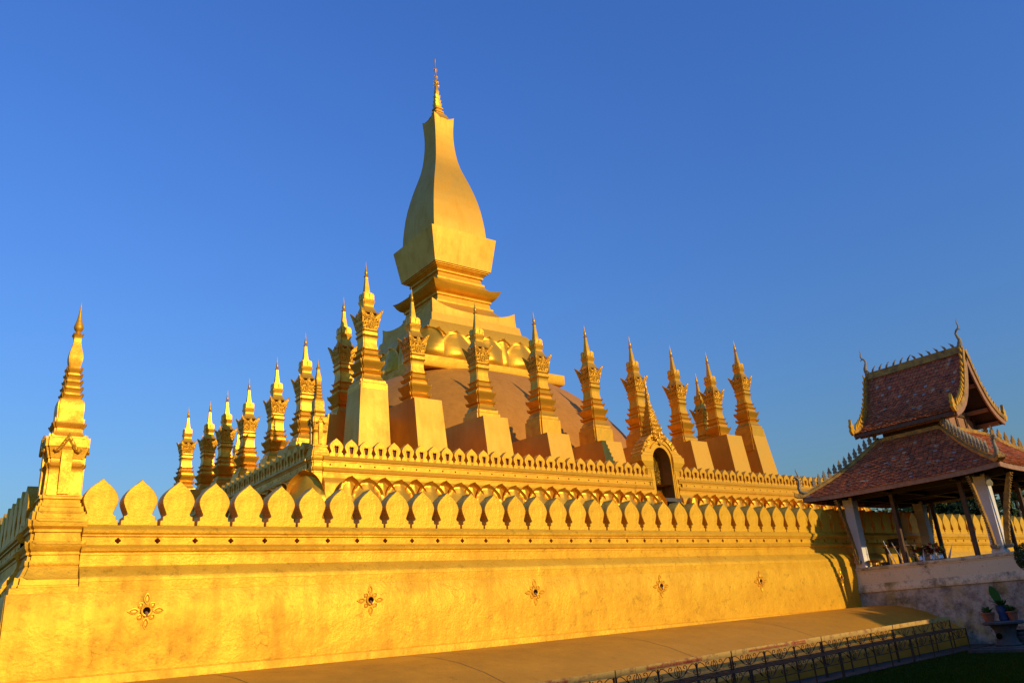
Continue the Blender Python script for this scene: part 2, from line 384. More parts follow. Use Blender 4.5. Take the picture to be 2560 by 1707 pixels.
def outer_wall(kind, label, u_list, origin, n_ros):
    fr = wall_frame(kind, 0, 0, 0)
    root = empty('boundary_wall', origin, label, 'wall')
    u0, u1 = -.32, CX*2+.3
    m = MB(); profile_wall(m, fr, P1, u0, u1); profile_wall(m, fr, P1b, u0, u1); profile_wall(m, fr, P1c, -1.655 if kind == 'front' else -1.61, u1)
    # inside face and top
    m.rings([[fr(u, -.55, 2.72) for u in (u0, u1)], [fr(u, -.55, GZ) for u in (u0, u1)]], closed=False)
    m.build('wall_body', 'gold_wall', root, smooth=35)
    us = [.42+.8505*k for k in range(78)]
    m = MB(); vent_strip(m, fr, us, .8505/2, 2.29, 2.45, 2.375, .067, .03)
    m.face([fr(u0, .03, 2.29), fr(us[0]-.8505/2, .03, 2.29), fr(us[0]-.8505/2, .03, 2.45), fr(u0, .03, 2.45)])
    m.build('vent_band', 'gold_wall', root)
    mer = merlon_mesh(.85, 1.065, .48); base = None
    for i, u in enumerate(u_list):
        if base is None: base = o = mer.build('merlon', 'gold_wall', root)
        else: o = base.copy(); COL.objects.link(o); o.parent = root
        x, y, z = fr(u, 0, 2.722)
        o.location = (x, y, z)
        o.rotation_euler = (0, 0, 0 if kind == 'front' else -PI/2)
        o.rotation_euler.rotate_axis('Z', random.uniform(-.03, .03)); o.rotation_euler.rotate_axis('Y', random.uniform(-.008, .008))
        o.scale = (random.uniform(.985, 1.01), 1, random.uniform(.985, 1.012))
    for k in range(n_ros): rosette(root, 1.065+5.52*k, .335, .8156, fr)
    return root
us = [.85*k for k in range(79)]
outer_wall('front', 'long golden outer wall with a sunlit row of leaf shaped merlons and flower drains', us, (0, 0, 0), 6)
outer_wall('left', 'golden outer wall in shade at the left edge, running back behind the corner tower', us, (-1.34, 1.34, 0), 0)

# sloping apron at the foot of the front wall
def apron_top(x): return -.63+max(0, x-10)*.0105
m = MB(); xs = [-10, -5, 0, 3, 6, 9, 12, 15, 18, 21, 24, 27, 29.85]
prof = [(0, -.42), (.04, -.40), (.20, -.405), (.35, -.45), (.5, -.56), (.65, -.74), (.8, -.99), (.92, -1.24), (.985, -1.40)]
R = []
for x in xs:
    ye, ze = kerb_y(x), kerb_z(x)
    r = [(x, lerp(-.472, ye, t), lerp(apron_top(x), ze, (z+.42)/(-.98))) for t, z in prof]
    r += [(x, ye, ze-.02), (x, ye-.02, ze-.06), (x, ye-.02, GZ)]
    R.append(r)
m.rings(R, closed=False)
ap = m.build('wall_apron', 'apron', None, smooth=40)
tag(ap, 'brown rounded apron sloping down from the foot of the golden wall', 'apron')
m = MB()
for x in (-2.6, 2.2, 7.0, 13.4, 19.8, 26.2):
    pts = []
    for t, z in prof: pts.append((x, lerp(-.472, kerb_y(x), t), lerp(apron_top(x), kerb_z(x), (z+.42)/(-.98))+.004))
    m = MB(); m.rings([[(p[0]-.008, p[1], p[2]) for p in pts], [(p[0]+.008, p[1], p[2]) for p in pts]], closed=False)
    m.build('joint_line', 'wood', ap)

# ------------------------------------------------------------------ corner towers (outer and upper terrace)
def corner_tower(root, Hb, low, tall):
    """low: profile (half, z, lift) from bottom; tall: list of named segments"""
    for name, mat, prof, sm in tall:
        m = MB(); m.rings([sq_ring(h, z, lift=l) for h, z, l in prof])
        m.build(name, mat, root, smooth=sm)
def ring_mold(z, h, out, t, lift=.03):
    """a projecting moulding between z and z+t with upturned corners"""
    return [(h, z, 0), (h+out*.6, z+t*.15, 0), (h+out, z+t*.7, lift), (h+out*.9, z+t, lift), (h, z+t*1.05, 0)]
T1 = [('tower_base', 'gold_wall', [(.80, 1.2, 0), (.80, 1.43, .02), (.78, 1.44, 0), (.765, 1.55, .05), (.72, 1.57, 0), (.66, 1.66, 0), (.605, 1.80, 0), (.585, 1.84, 0), (.60, 1.85, .03), (.60, 1.93, .03), (.57, 1.935, 0), (.56, 2.08, 0), (.60, 2.085, 0), (.60, 2.14, 0),
       (.585, 2.145, 0), (.64, 2.22, 0), (.66, 2.29, .06), (.60, 2.31, 0), (.575, 2.36, .03), (.555, 2.37, 0), (.555, 2.56, 0), (.60, 2.565, 0), (.60, 2.62, 0), (.58, 2.625, 0), (.64, 2.69, 0), (.655, 2.77, .06), (.59, 2.80, 0), (.575, 2.85, .03)], 30),
      ('tower_plinth', 'gold_wall', [(.565, 2.84, 0), (.58, 2.86, 0), (.58, 2.97, .04), (.535, 2.99, 0), (.53, 3.01, 0), (.54, 3.02, 0), (.53, 3.11, .03), (.49, 3.13, 0), (.48, 3.2, .02), (.45, 3.21, 0), (.455, 3.29, 0), (.49, 3.31, 0), (.485, 3.36, .03), (.44, 3.385, 0)], 30),
      ('tower_shaft', 'gold_tower', [(.43, 3.37, 0), (.415, 3.45, 0), (.40, 3.9, 0), (.405, 3.98, 0), (.42, 4.0, 0), (.47, 4.03, .05), (.42, 4.08, 0), (.39, 4.12, 0), (.385, 4.2, 0), (.41, 4.22, 0), (.415, 4.25, 0), (.46, 4.38, 0), (.48, 4.45, 0), (.50, 4.46, 0), (.505, 4.64, .03), (.46, 4.66, 0)], 30),
      ('tower_roof', 'gold_tower', [(.45, 4.655, 0), (.445, 4.70, .04), (.40, 4.72, 0), (.35, 4.78, 0), (.325, 4.83, 0), (.325, 4.90, 0), (.35, 4.92, 0), (.40, 4.98, .04), (.36, 5.01, 0), (.345, 5.03, 0), (.345, 5.09, .04), (.31, 5.10, 0), (.305, 5.14, 0), (.315, 5.35, 0), (.31, 5.50, 0), (.285, 5.585, 0), (.25, 5.61, 0)], 35),
      ('tower_rings', 'gold_tower', sum([[(.205-.018*i, 5.605+.16*i, 0), (.225-.018*i, 5.655+.16*i, 0), (.272-.018*i, 5.70+.16*i, .045), (.20-.018*i, 5.712+.16*i, 0), (.192-.018*i, 5.76+.16*i, 0)] for i in range(4)], []) + [(.14, 6.25, 0), (.19, 6.30, .03), (.205, 6.335, .04), (.14, 6.37, 0)], 30),
      ('tower_urn', 'gold_tower', [(.12, 6.365, 0), (.135, 6.42, 0), (.165, 6.56, 0), (.17, 6.64, 0), (.155, 6.75, 0), (.115, 6.9, 0), (.088, 7.02, 0), (.082, 7.1, 0), (.10, 7.15, 0), (.135, 7.2, .03), (.09, 7.215, 0)], 35)]
def finial_bud(root, z, s=1.0, mat='gold_tower'):
    m = MB(); m.lathe([(.055*s, z), (.075*s, z+.03*s), (.055*s, z+.05*s), (.07*s, z+.075*s), (.05*s, z+.1*s), (.06*s, z+.13*s), (.095*s, z+.17*s), (.11*s, z+.22*s), (.10*s, z+.28*s), (.07*s, z+.38*s), (.045*s, z+.52*s), (.022*s, z+.7*s), (.004*s, z+.9*s)], 14)
    m.build('finial', mat, root, smooth=50)
TSTR = lambda z: z+max(0, z-3.4)*.034
TSC = lambda z: interp(z, [0, 2.0, 3.0, 3.5, 9], [1, .97, .94, .90, .88])
T1s = [(n_, m_, [(h*TSC(z), TSTR(z), l*1.3) for h, z, l in p_], a_) for n_, m_, p_, a_ in T1]
t1 = empty('corner_tower', (-.77, .55, 0), 'tall golden corner tower with slender finial at the left end of the outer wall', 'tower')
corner_tower(t1, 0, None, T1s)
finial_bud(t1, 7.31, 1.0)
def niche(root, zb, zt, h, w, s=1.0):
    """pilaster and pointed pediment with curled ends on each face of the shaft"""
    for k in range(4):
        R = Matrix.Rotation(k*PI/2, 4, 'Z')
        m = MB(); m.box(-w, w, -h-.035, -h+.06, zb, zt-.28*s, R); m.build('niche_panel', 'gold_tower', root)
        m = MB()
        for sx in (-1, 1):
            pth = [(0, zt), (.07*s, zt-.10*s), (.13*s, zt-.21*s), (.18*s, zt-.29*s), (.235*s, zt-.32*s), (.27*s, zt-.29*s), (.262*s, zt-.25*s)]
            m.tube([tuple(R @ Vector((sx*x, -h-.055, z))) for x, z in pth], [.05*s, .048*s, .045*s, .042*s, .036*s, .028*s, .012*s], 7)
        m.lathe([(0, zt-.04*s), (.05*s, zt-.02*s), (.03*s, zt+.05*s), (.004, zt+.12*s)], 8, c=tuple((R @ Vector((0, -h-.055, 0)))[:2]))
        m.build('niche_pediment', 'gold_carved', root, smooth=40)
niche(t1, 3.42, 4.70, .395, .11)
# low block under the tower continuing the wall foot round the corner
m = MB(); m.rings([plain_ring(.84, GZ, n=1), plain_ring(.84, -.42, n=1), plain_ring(.842, 1.38, n=1), plain_ring(.82, 1.39, n=1)])
m.build('tower_footing', 'gold_wall', t1)

# ------------------------------------------------------------------ floors of the terraces
m = MB(); m.face([(-1.0, .5, 1.6), (68, .5, 1.6), (68, 72, 1.6), (-1.0, 72, 1.6)])
tag(m.build('lower_terrace', 'paving'), kind='structure')
m = MB(); m.face([(11.0, 13.2, 7.35), (56, 13.2, 7.35), (56, 58.8, 7.35), (11.0, 58.8, 7.35)])
tag(m.build('upper_terrace', 'apron'), kind='structure')

# ------------------------------------------------------------------ lotus petals
def petal_mesh(W, H, bulge, tip, keel=.06, nu=14, nv=20, base=.82, thick=.06, arch=.52, droop=.0):
    """lotus petal: x across, -y outwards, z up. Round-shouldered arch outline whose upper rim flares out like a hood."""
    bv = [(0, .45), (.1, .82), (.2, 1.0), (.3, 1.0), (.45, .86), (.62, .60), (.76, .38), (.9, .24), (1, .2)]
    def P(u, v, off):
        t = max(0, (v-arch)/(1-arch))
        w = (lerp(base, 1.0, min(1, v/.28)**.7) if v < arch else (1-t**2.1)**.62) if v < .999 else .02
        x = u*max(w, .02)
        r = math.sqrt(x*x+t*t) if t > 0 else 0
        hd = max(0, min(1, (r-.84)/.16)); hd = hd*hd*(3-2*hd)*min(1, t*1.8)
        o = interp(v, [a for a, b in bv], [b for a, b in bv])*bulge*(1-.55*abs(u)**2.4) + keel*(1-abs(u))**1.0*min(1, v*4) + tip*hd
        return (x*W/2, -o-off, v*H - droop*hd)
    vs = [1-(1-j/nv)**1.5 for j in range(nv+1)]
    m = MB()
    for off in (0, -thick): m.rings([[P(-1+2*k/nu, v, off) for k in range(nu+1)] for v in vs], closed=False)
    e0 = [P(-1, v, 0) for v in vs]+[P(1, v, 0) for v in vs[::-1]]; e1 = [P(-1, v, -thick) for v in vs]+[P(1, v, -thick) for v in vs[::-1]]
    m.rings([e0, e1], closed=False)
    return m

# ------------------------------------------------------------------ upper terrace wall with slotted merlons and petals
P2 = [(-.4, 7.70), (.02, 7.70), (.03, 7.68), (.10, 7.63), (.125, 7.57), (.11, 7.51), (.07, 7.47), (.07, 7.435), (.03, 7.43), (.03, 7.40)]
P2b = [(.03, 7.20), (.04, 7.19), (.10, 7.14), (.13, 7.07), (.11, 7.0), (.06, 6.96), (.06, 6.91), (.04, 6.905), (.04, 6.72), (.09, 6.70), (.14, 6.60), (.22, 6.5), (.25, 6.4), (.3, 5.0), (.35, 1.55)]
def slot_merlon(s, h, depth):
    n = 32; m = MB(); ol = leaf_outline(s, h)
    m.rings([[(x, 0, z) for x, z in ol], [(x, depth, z) for x, z in ol]], True, False, True)
    # front face with a keyhole slot cut through: connect outline to slot loop by angle
    zc = h*.40
    slot = [(-.070*s/.74, h*.17), (.070*s/.74, h*.17), (.115*s/.74, h*.55), (.06*s/.74, h*.60), (0, h*.57), (-.06*s/.74, h*.60), (-.115*s/.74, h*.55)]
    def res_loop(poly, k):
        L = []; tot = 0; seg = []
        for i in range(len(poly)):
            a, b = poly[i], poly[(i+1) % len(poly)]; d = math.hypot(a[0]-b[0], a[1]-b[1]); seg.append(d); tot += d
        return poly
    # ear-clip style: use bmesh triangle fill
    bm = bmesh.new()
    vo = [bm.verts.new((x, 0, z)) for x, z in ol]; vi = [bm.verts.new((x, 0, z)) for x, z in slot]
    ed = [bm.edges.new((vo[i], vo[(i+1) % len(vo)])) for i in range(len(vo))] + [bm.edges.new((vi[i], vi[(i+1) % len(vi)])) for i in range(len(vi))]
    bmesh.ops.triangle_fill(bm, use_beauty=True, use_dissolve=False, edges=ed)
    bm.verts.index_update(); base = len(m.v)
    m.v += [tuple(v.co) for v in bm.verts]
    for f in bm.faces: m.f.append([base+v.index for v in f.verts])
    bm.free()
    m.rings([[(x, 0, z) for x, z in slot], [(x, .13, z) for x, z in slot]], True, False, False)
    # raised frame line round the slot and a small flower under it
    zs = [p[1] for p in slot]; c = (min(zs)+max(zs))/2
    big = [(x*1.45, c+(z-c)*1.13+.01) for x, z in slot]; bg2 = [(x*1.75, c+(z-c)*1.2+.012) for x, z in slot]
    m.rings([[(x, -.001, z) for x, z in big], [(x, -.016, z) for x, z in big], [(x, -.016, z) for x, z in bg2], [(x, -.001, z) for x, z in bg2]], True, False, False)
    for k in range(6):
        a = k*PI/3; px, pz = .055*math.cos(a), h*.08+.04*math.sin(a)
        m.rings([[(px+r*math.cos(2*PI*i/6), y, pz+r*math.sin(2*PI*i/6)) for i in range(6)] for r, y in ((.032, 0), (.028, -.022), (.012, -.028))], True, False, True)
    red = MB(); red.face([(x*.99, .128, z) for x, z in slot])
    return m, red
def upper_wall(kind, label, origin, n, gap, petal_us, corner=False):
    fr = wall_frame(kind, 0, 0, 0)
    root = empty('lotus_terrace_wall', origin, label, 'wall')
    s = .7437; L = s*n
    spans = [(-.35, gap[0]), (gap[1], L+.35)] if gap else [(-.35, L+.35)]
    m = MB()
    for a, b in spans:
        profile_wall(m, fr, P2, a, b); profile_wall(m, fr, P2b, a, b)
        m.rings([[fr(u, -.4, 7.70) for u in (a, b)], [fr(u, -.4, 7.2) for u in (a, b)]], closed=False)
    m.build('wall_body', 'gold', root, smooth=35)
    m = MB(); vs = [s*(k) for k in range(n+1)]
    if gap: vs = [v for v in vs if v < gap[0]-.3 or v > gap[1]+.25]
    vent_strip(m, fr, vs, s/2, 7.2, 7.40, 7.30, .048, .03)
    m.build('vent_band', 'gold', root)
    sm, red = slot_merlon(s, .835, .36); b0 = None
    for k in range(n):
        u = s*(k+.44)
        if gap and gap[0]-.3 < u < gap[1]+.25: continue
        if b0 is None: b0 = o = sm.build('merlon', 'gold', root); red.build('slot_panel', 'red_in', o)
        else: o = copy_tree(b0, root)
        o.location = fr(u, 0, 7.702); o.rotation_euler = (0, 0, (0 if kind == 'front' else -PI/2)+random.uniform(-.015, .015)); o.scale = (1, 1, random.uniform(.985, 1.015))
    big = petal_mesh(1.66, 2.2, .62, .26, .10); small = petal_mesh(1.30, 2.26, .40, .34, .09); bb = sb = None
    for i, (u, isbig) in enumerate(petal_us):
        if isbig:
            if bb is None: bb = o = big.build('lotus_petal', 'gold_leaf', root, smooth=50)
            else: o = bb.copy(); COL.objects.link(o); o.parent = root
        else:
            if sb is None: sb = o = small.build('lotus_petal', 'gold_leaf', root, smooth=50)
            else: o = sb.copy(); COL.objects.link(o); o.parent = root
        o.location = fr(u, .42 if isbig else .36, 4.43); o.rotation_euler = (0, 0, 0 if kind == 'front' else -PI/2)
    if corner:
        o = petal_mesh(1.75, 2.45, .62, .40, .10).build('lotus_petal', 'gold_leaf', root, smooth=50)
        o.location = (-1.12, -.22, 4.43); o.rotation_euler = (0, 0, -PI/4)
    return root
U0 = 11.56
pf = [(x-U0, i % 2 == 1) for i, x in enumerate([12.25+.826*k for k in range(52)]) if not (32.5 < x < 34.6)]
upper_wall('front', 'golden upper terrace wall with slotted merlons above a sunlit row of lotus petals', (U0, 13.0, 0), 59, (20.80, 23.08), pf, True)
pl = [(.6+.826*k, k % 2 == 1) for k in range(52)]
upper_wall('left', 'shaded upper terrace wall receding at left behind the small corner tower', (10.73, 13.9, 0), 59, None, pl)
def small_tower(loc, label):
    t = empty('terrace_corner_tower', loc, label, 'tower', 'slim corner towers of the upper terrace')
    f = lambda seg: [(h*.80, 6.7+(z-1.43)*.80, l) for h, z, l in seg]
    for i, (nm, mt, prof, sm) in enumerate(T1):
        pr = [q for q in prof if q[1] > 1.84] if i == 0 else prof
        m = MB(); m.rings([sq_ring(h*.72, 6.30+(z-1.43)*.975, lift=l) for h, z, l in pr]); m.build(nm, 'gold_tower' if i else 'gold', t, smooth=sm)
    m = MB(); m.rings([plain_ring(.43, 1.6, n=1), plain_ring(.43, 6.75, n=1)]); m.build('tower_footing', 'gold', t)
    niche(t, 8.25, 9.45, .325, .09, .8)
    finial_bud(t, 11.88, .55)
    return t
tw = small_tower((11.15, 13.42, 0), 'slim golden tower at the near corner of the upper terrace wall')
tw2 = copy_tree(tw); tw2.location = (11.15, 58.6, 0); tw2['label'] = 'distant slim sunlit tower in front of the last stupa at the far left'

# ------------------------------------------------------------------ gateway in the upper terrace
gt = empty('gateway', (CX, 13.05, 0), 'carved golden arched gateway with a tiered spire in the middle of the upper terrace wall', 'gateway')
def arch_pts(w, zs, n=18, rise=None, z0=6.45):
    rise = rise or w*1.25
    return [(-w, z0), (-w, zs)] + [(-w*math.cos(PI*k/n), zs+rise*math.sin(PI*k/n)**.92) for k in range(1, n)] + [(w, zs), (w, z0)]
m = MB()
for w0, w1, y0, y1 in ((.80, 1.0, 0, .9), (1.0, 1.12, -.07, .6), (1.12, 1.30, .06, .8)):
    a, b = arch_pts(w0, 8.62), arch_pts(w1, 8.62)
    m.rings([[(x, y1, z) for x, z in a], [(x, y0, z) for x, z in a], [(x, y0, z) for x, z in b], [(x, y1, z) for x, z in b]], closed=False)
m.build('arch_frame', 'gold', gt, smooth=40)
m = MB()
a, b = arch_pts(1.28, 8.62), arch_pts(1.5, 8.75, rise=1.8)
n = len(a)
m.rings([[(x, .0, z) for x, z in a], [(x, .02, z) for x, z in b], [(x, .85, z) for x, z in b]], closed=False)
m.build('arch_surround', 'gold_carved', gt, smooth=30)
for sx in (-1, 1):
    m = MB()
    pr = [(.20, 6.42), (.26, 6.45), (.26, 6.6), (.20, 6.66), (.18, 6.72), (.18, 7.95), (.20, 8.0), (.26, 8.06), (.22, 8.10), (.28, 8.2), (.34, 8.26), (.30, 8.3), (.38, 8.42), (.46, 8.6), (.5, 8.68), (.5, 9.02), (.44, 9.05), (.40, 9.2), (.3, 9.25), (.26, 9.45)]
    m.rings([plain_ring(h, z, hy=.40+(h-.2)*.35, cx=sx*(.90+h), cy=.36, n=1) for h, z in pr])
    m.build('gate_pillar', 'gold', gt)
    m = MB()
    for i, (dx, dz, r) in enumerate(((.1, 0, .26), (-.06, .3, .22), (-.2, .56, .2), (-.36, .78, .18), (-.55, .96, .16))):
        cx_, cz_ = sx*(1.42+dx), 9.1+dz
        pts = [(cx_+r*math.cos(q)*(.8), cz_+r*math.sin(q)*1.15) for q in [2*PI*k/10 for k in range(10)]]
        m.rings([[(x, .02, z) for x, z in pts], [(x, .9, z) for x, z in pts]])
        m.rings([[(cx_+(x-cx_)*.75, .02, cz_+(z-cz_)*.75) for x, z in pts], [(cx_+sx*.05, -.05, cz_+.04) for x, z in pts]], True, False, False)
    m.build('flame_scrolls', 'gold_carved', gt, smooth=30)
m = MB()   # antefix over the arch
for s in (1.0,):
    ol = [(0, 1.0), (.07, .72), (.13, .5), (.24, .62), (.36, .66), (.33, .48), (.25, .3), (.12, .1), (0, 0)]
    ol = ol+[(-x, z) for x, z in ol[::-1][1:-1]]
    m.rings([[(x, -.10-.02*(1-abs(x)), 9.72+z*.85) for x, z in ol], [(x*.9, .05, 9.72+z*.8) for x, z in ol]])
m.build('antefix', 'gold_carved', gt)
m = MB()
segs = []
for i in range(9):
    h = .62*(1-i/9.5)+.04; z = 10.05+i*.30
    segs += [(h*.86, z, 0), (h, z+.10, .05), (h*1.02, z+.14, .05), (h*.84, z+.16, 0), (h*.8, z+.28, 0)]
segs += [(.10, 12.85, 0), (.12, 13.0, 0), (.07, 13.3, 0), (.05, 13.5, 0)]
m.rings([sq_ring(h, z, lift=l, cy=.5) for h, z, l in segs]); m.build('gate_spire', 'gold_carved', gt, smooth=25)
m = MB(); m.lathe([(.05, 13.48), (.08, 13.56), (.05, 13.75), (.025, 14.05), (.004, 14.42)], 10, c=(0, .5)); m.build('finial', 'gold_leaf', gt, smooth=50)
m = MB(); a = arch_pts(.80, 8.62)
m.rings([[(x, .88, z) for x, z in a], [(x, .885, z) for x, z in a]]); m.build('carved_door', gold('carved_door', (.78, .42, .04), (.40, .2, .02), .7, .3, 3, .4, .7, 1.0, 18, .05, carve=9), gt)
m = MB(); m.rings([[(x*.995, .05, z) for x, z in a], [(x*.995, .87, z) for x, z in a]], closed=False); m.build('door_reveal', 'brown_in', gt)
m = MB(); m.box(-.75, .75, -.5, .6, 6.2, 6.42); m.build('threshold', 'stone', gt)
for sx in (-1, 1):
    m = MB(); pth = [(0.05, 6.46), (-.25, 6.30), (-.55, 6.0), (-.9, 5.5), (-1.15, 4.9), (-1.3, 4.2), (-1.3, 3.0), (.05, 3.0)]
    m.rings([[(sx*.80, y, z) for y, z in pth], [(sx*.98, y, z) for y, z in pth]]); m.build('stair_wall', 'gold', gt)
m = MB(); m.box(-.8, .8, -1.2, 0, 3, 5.2); m.build('stair_block', 'brown_in', gt)

# ------------------------------------------------------------------ small stupas on ridged plinths
STZ = 19.8
ST = [('stupa_base', 'gold_leaf', [(.86, -9.6, 0), (.86, -8.0, 0), (.86, -7.78, 0), (.84, -7.76, 0), (.78, -7.72, 0), (.78, -7.56, .03), (.70, -7.5, 0), (.64, -7.36, 0), (.60, -7.26, 0)], 30),
      ('stupa_rings', 'gold_leaf', [(.55, -7.27, 0), (.58, -7.14, 0), (.70, -7.06, 0), (.74, -6.97, .09), (.60, -6.95, 0), (.53, -6.90, 0), (.60, -6.78, 0), (.64, -6.66, 0), (.74, -6.52, 0), (.775, -6.42, .10), (.64, -6.38, 0), (.56, -6.30, 0), (.545, -6.20, 0), (.53, -6.14, 0), (.62, -6.06, 0), (.655, -5.99, .08), (.51, -5.96, 0), (.47, -5.85, 0),
                                   (.50, -5.74, 0), (.59, -5.66, .07), (.46, -5.63, 0), (.455, -5.5, 0), (.425, -5.3, 0), (.42, -5.1, 0), (.45, -4.92, 0), (.47, -4.86, 0), (.53, -4.80, .05), (.46, -4.76, 0), (.45, -4.66, 0), (.47, -4.56, 0), (.53, -4.5, .04), (.45, -4.46, 0), (.44, -4.36, 0)], 30),
      ('stupa_roof', 'gold_leaf', [(.52, -3.42, 0), (.46, -3.34, 0), (.40, -3.2, 0), (.33, -3.02, 0), (.30, -2.92, 0), (.31, -2.88, 0), (.32, -2.8, 0), (.36, -2.70, 0), (.385, -2.6, .04), (.33, -2.56, 0), (.31, -2.53, 0), (.32, -2.3, 0), (.315, -2.14, .04), (.25, -2.16, 0)], 35),
      ('stupa_spire', 'gold_leaf', [(.175, -2.2, 0), (.165, -1.98, 0), (.14, -1.75, 0), (.10, -1.38, 0), (.082, -1.1, 0), (.075, -1.02, 0), (.10, -.98, 0), (.12, -.94, .02), (.07, -.92, 0)], 40)]
def crown(root):
    """leafy crown: a square cup whose rim rises to wing tips at the corners and a pointed leaf mid-side"""
    prof = [(.44, -4.40, 0), (.47, -4.30, 0), (.50, -4.24, 0), (.50, -4.14, 0), (.53, -4.06, 0), (.545, -3.95, 0), (.585, -3.75, .35), (.62, -3.62, 1)]
    n = 24; m = MB(); R = []
    def rim(t):   # t in -1..1 along a side
        a = abs(t)
        return max(.42*max(0, (a-.42)/.58)**1.1, .26*max(0, 1-a/.26))
    def side(h, z, k, inner=0):
        out = []
        for sx, sy in ((0, -1), (1, 0), (0, 1), (-1, 0)):
            for i in range(n):
                t = -1+2*i/n; a = abs(t); fl = h*(1+.17*k*max(0, (a-.5)/.5)**2)
                zz = z+k*rim(t)
                px, py = (t*fl, -fl) if sy == -1 else (fl, t*fl) if sx == 1 else (-t*fl, fl) if sy == 1 else (-fl, -t*fl)
                out.append((px*(1-inner), py*(1-inner), zz))
        return out
    for h, z, k in prof: R.append(side(h, z, k))
    R.append(side(.595, -3.64, 1, .06)); R.append(side(.52, -3.75, 0))
    m.rings(R, True, True, True); c = m.build('leaf_crown', 'gold_carved', root, smooth=28)
    # relief: volutes and feather ridges on each side, bead row under it
    m = MB()
    for k in range(4):
        Rm = Matrix.Rotation(k*PI/2, 4, 'Z')
        for sx in (-1, 1):
            for cx_, cz_, r in ((.14, -3.86, .075), (.33, -3.84, .065), (.43, -3.92, .05)):
                pts = [Rm @ Vector((sx*(cx_+r*(1-q*.13)*math.cos(q*1.1)), -.595-.01*q*.2, cz_+r*(1-q*.13)*math.sin(q*1.1))) for q in range(7)]
                m.tube(pts, .018, 5)
            for q in range(3):
                p = bez((sx*(.24+q*.08), -.585, -3.80), (sx*(.30+q*.09), -.61, -3.72), (sx*(.38+q*.08), -.63, -3.62), (sx*(.47+q*.07), -.655, -3.52+q*.07), 5)
                m.tube([Rm @ v for v in p], [.022, .022, .02, .018, .014, .006], 5)
        for i in range(7):
            x = -.45+.15*i; q = [Rm @ Vector((x+dx, -.515+dy, z)) for dx, dy, z in ((-.05, 0, -4.12), (.05, 0, -4.12), (.05, -.05, -4.02), (-.05, -.05, -4.02))]
            q2 = [Rm @ Vector((x*0.98, -.5, -4.28))]*4
            m.rings([q, q2], True, True, False)
    m.build('crown_relief', 'gold_leaf', c)
def petals4(root):
    m = MB()
    for k in range(4):
        Rm = Matrix.Rotation(k*PI/2, 4, 'Z')
        for x0 in (-.16, .16):
            ol = [(-.14, -2.5), (.14, -2.5), (.15, -2.2), (.10, -2.12), (0, -2.08), (-.10, -2.12), (-.15, -2.2)]
            m.rings([[Rm @ Vector((x0+x, -.34+(.02 if z > -2.15 else 0), z)) for x, z in ol], [Rm @ Vector((x0+x*.9, -.28, z)) for x, z in ol]])
    m.build('spire_petals', 'gold_leaf', root)
def make_stupa():
    r = empty('golden_stupa', (0, 0, 0), 'x', 'stupa', 'small stupas round the upper terrace')
    for nm, mt, prof, sm in ST:
        m = MB(); m.rings([sq_ring(h, z, lift=l, d=.12*h) for h, z, l in prof]); m.build(nm, mt, r, smooth=sm)
    crown(r); petals4(r)
    m = MB(); m.lathe([(.05, -.93), (.085, -.90), (.06, -.87), (.09, -.80), (.10, -.74), (.085, -.66), (.05, -.5), (.03, -.32), (.012, -.14), (.002, 0)], 12); m.build('finial', 'gold_leaf', r, smooth=50)
    return r
def plinth_mesh(zt, hx_t=.90, hx_b=.985, yf=-1.42, yb=5.0, y0b=-1.98, zb=7.3):
    m = MB(); z2 = zt-STZ
    m.rings([[(-hx_b, y0b, zb-STZ), (hx_b, y0b, zb-STZ), (hx_b, yb, zb-STZ), (-hx_b, yb, zb-STZ)], [(-hx_t, yf, z2), (hx_t, yf, z2), (hx_t, yb, z2+.25), (-hx_t, yb, z2+.25)]])
    return m
proto = make_stupa(); first = [True]
def place_stupa(x, y, rz, label, zt=None, tip=STZ, corner=None):
    if first[0]: o = proto; first[0] = False
    else: o = copy_tree(proto)
    dz = tip-STZ
    o.location = (x, y, tip); o.rotation_euler = (0, 0, rz); o['label'] = label
    # plinth lives in the un-rotated frame of the stupa
    for ch in list(o.children):
        if ch.name.split('.')[0] == 'stupa_plinth': bpy.data.objects.remove(ch)
    if corner is None:
        m = plinth_mesh(zt-dz)
    else:
        sx, sy = corner; m = MB()
        A = [(-.82, -.82), (.80, -.82), (.80, .80), (-.82, .80)]; B = [(-1.42, -1.42), (.66, -1.42), (.66, .66), (-1.42, .66)]
        z2 = 13.15-tip
        Q = lambda P, z: [(a*(-sx), b*(-sy), z) for a, b in P]
        m.rings([Q(B, 7.3-tip), Q(A, z2)])
    p = m.build('stupa_plinth', 'gold_smooth', o)
    return o
FX = [19.51, 24.17, 29.0, 33.62, 38.08, 42.51, 46.78]; ZT = [12.36, 11.75, 11.12, 10.95, 11.15, 11.62, 12.4]
TIPS = [19.83, 19.89, 19.95, 19.76, 19.63, 19.56, 19.59]
ordn = ['second', 'third', 'fourth', 'fifth', 'sixth', 'seventh', 'eighth']
extra = ['beside the tall corner stupa', 'before the left of the lotus ring', 'before the middle of the dome', 'whose plinth carries a jagged shadow', 'directly behind the gateway spire', 'just right of the gateway spire', 'with another peeping out behind it']
for i, x in enumerate(FX):
    place_stupa(x, 18.72, 0, 'golden stupa, %s from left of the front row, %s' % (ordn[i], extra[i]), ZT[i], TIPS[i])
place_stupa(16.45, 18.72, 0, 'tallest looking golden corner stupa on a high plinth with a dark left side', tip=20.84, corner=(-1, -1))
place_stupa(50.75, 18.72, 0, 'golden corner stupa on a high plinth at the far right end of the front row', tip=21.2, corner=(1, -1))
LY = [(16.39, 21.6), (16.82, 28.35), (16.99, 33.86), (16.94, 39.48), (16.52, 43.3), (16.22, 46.77)]
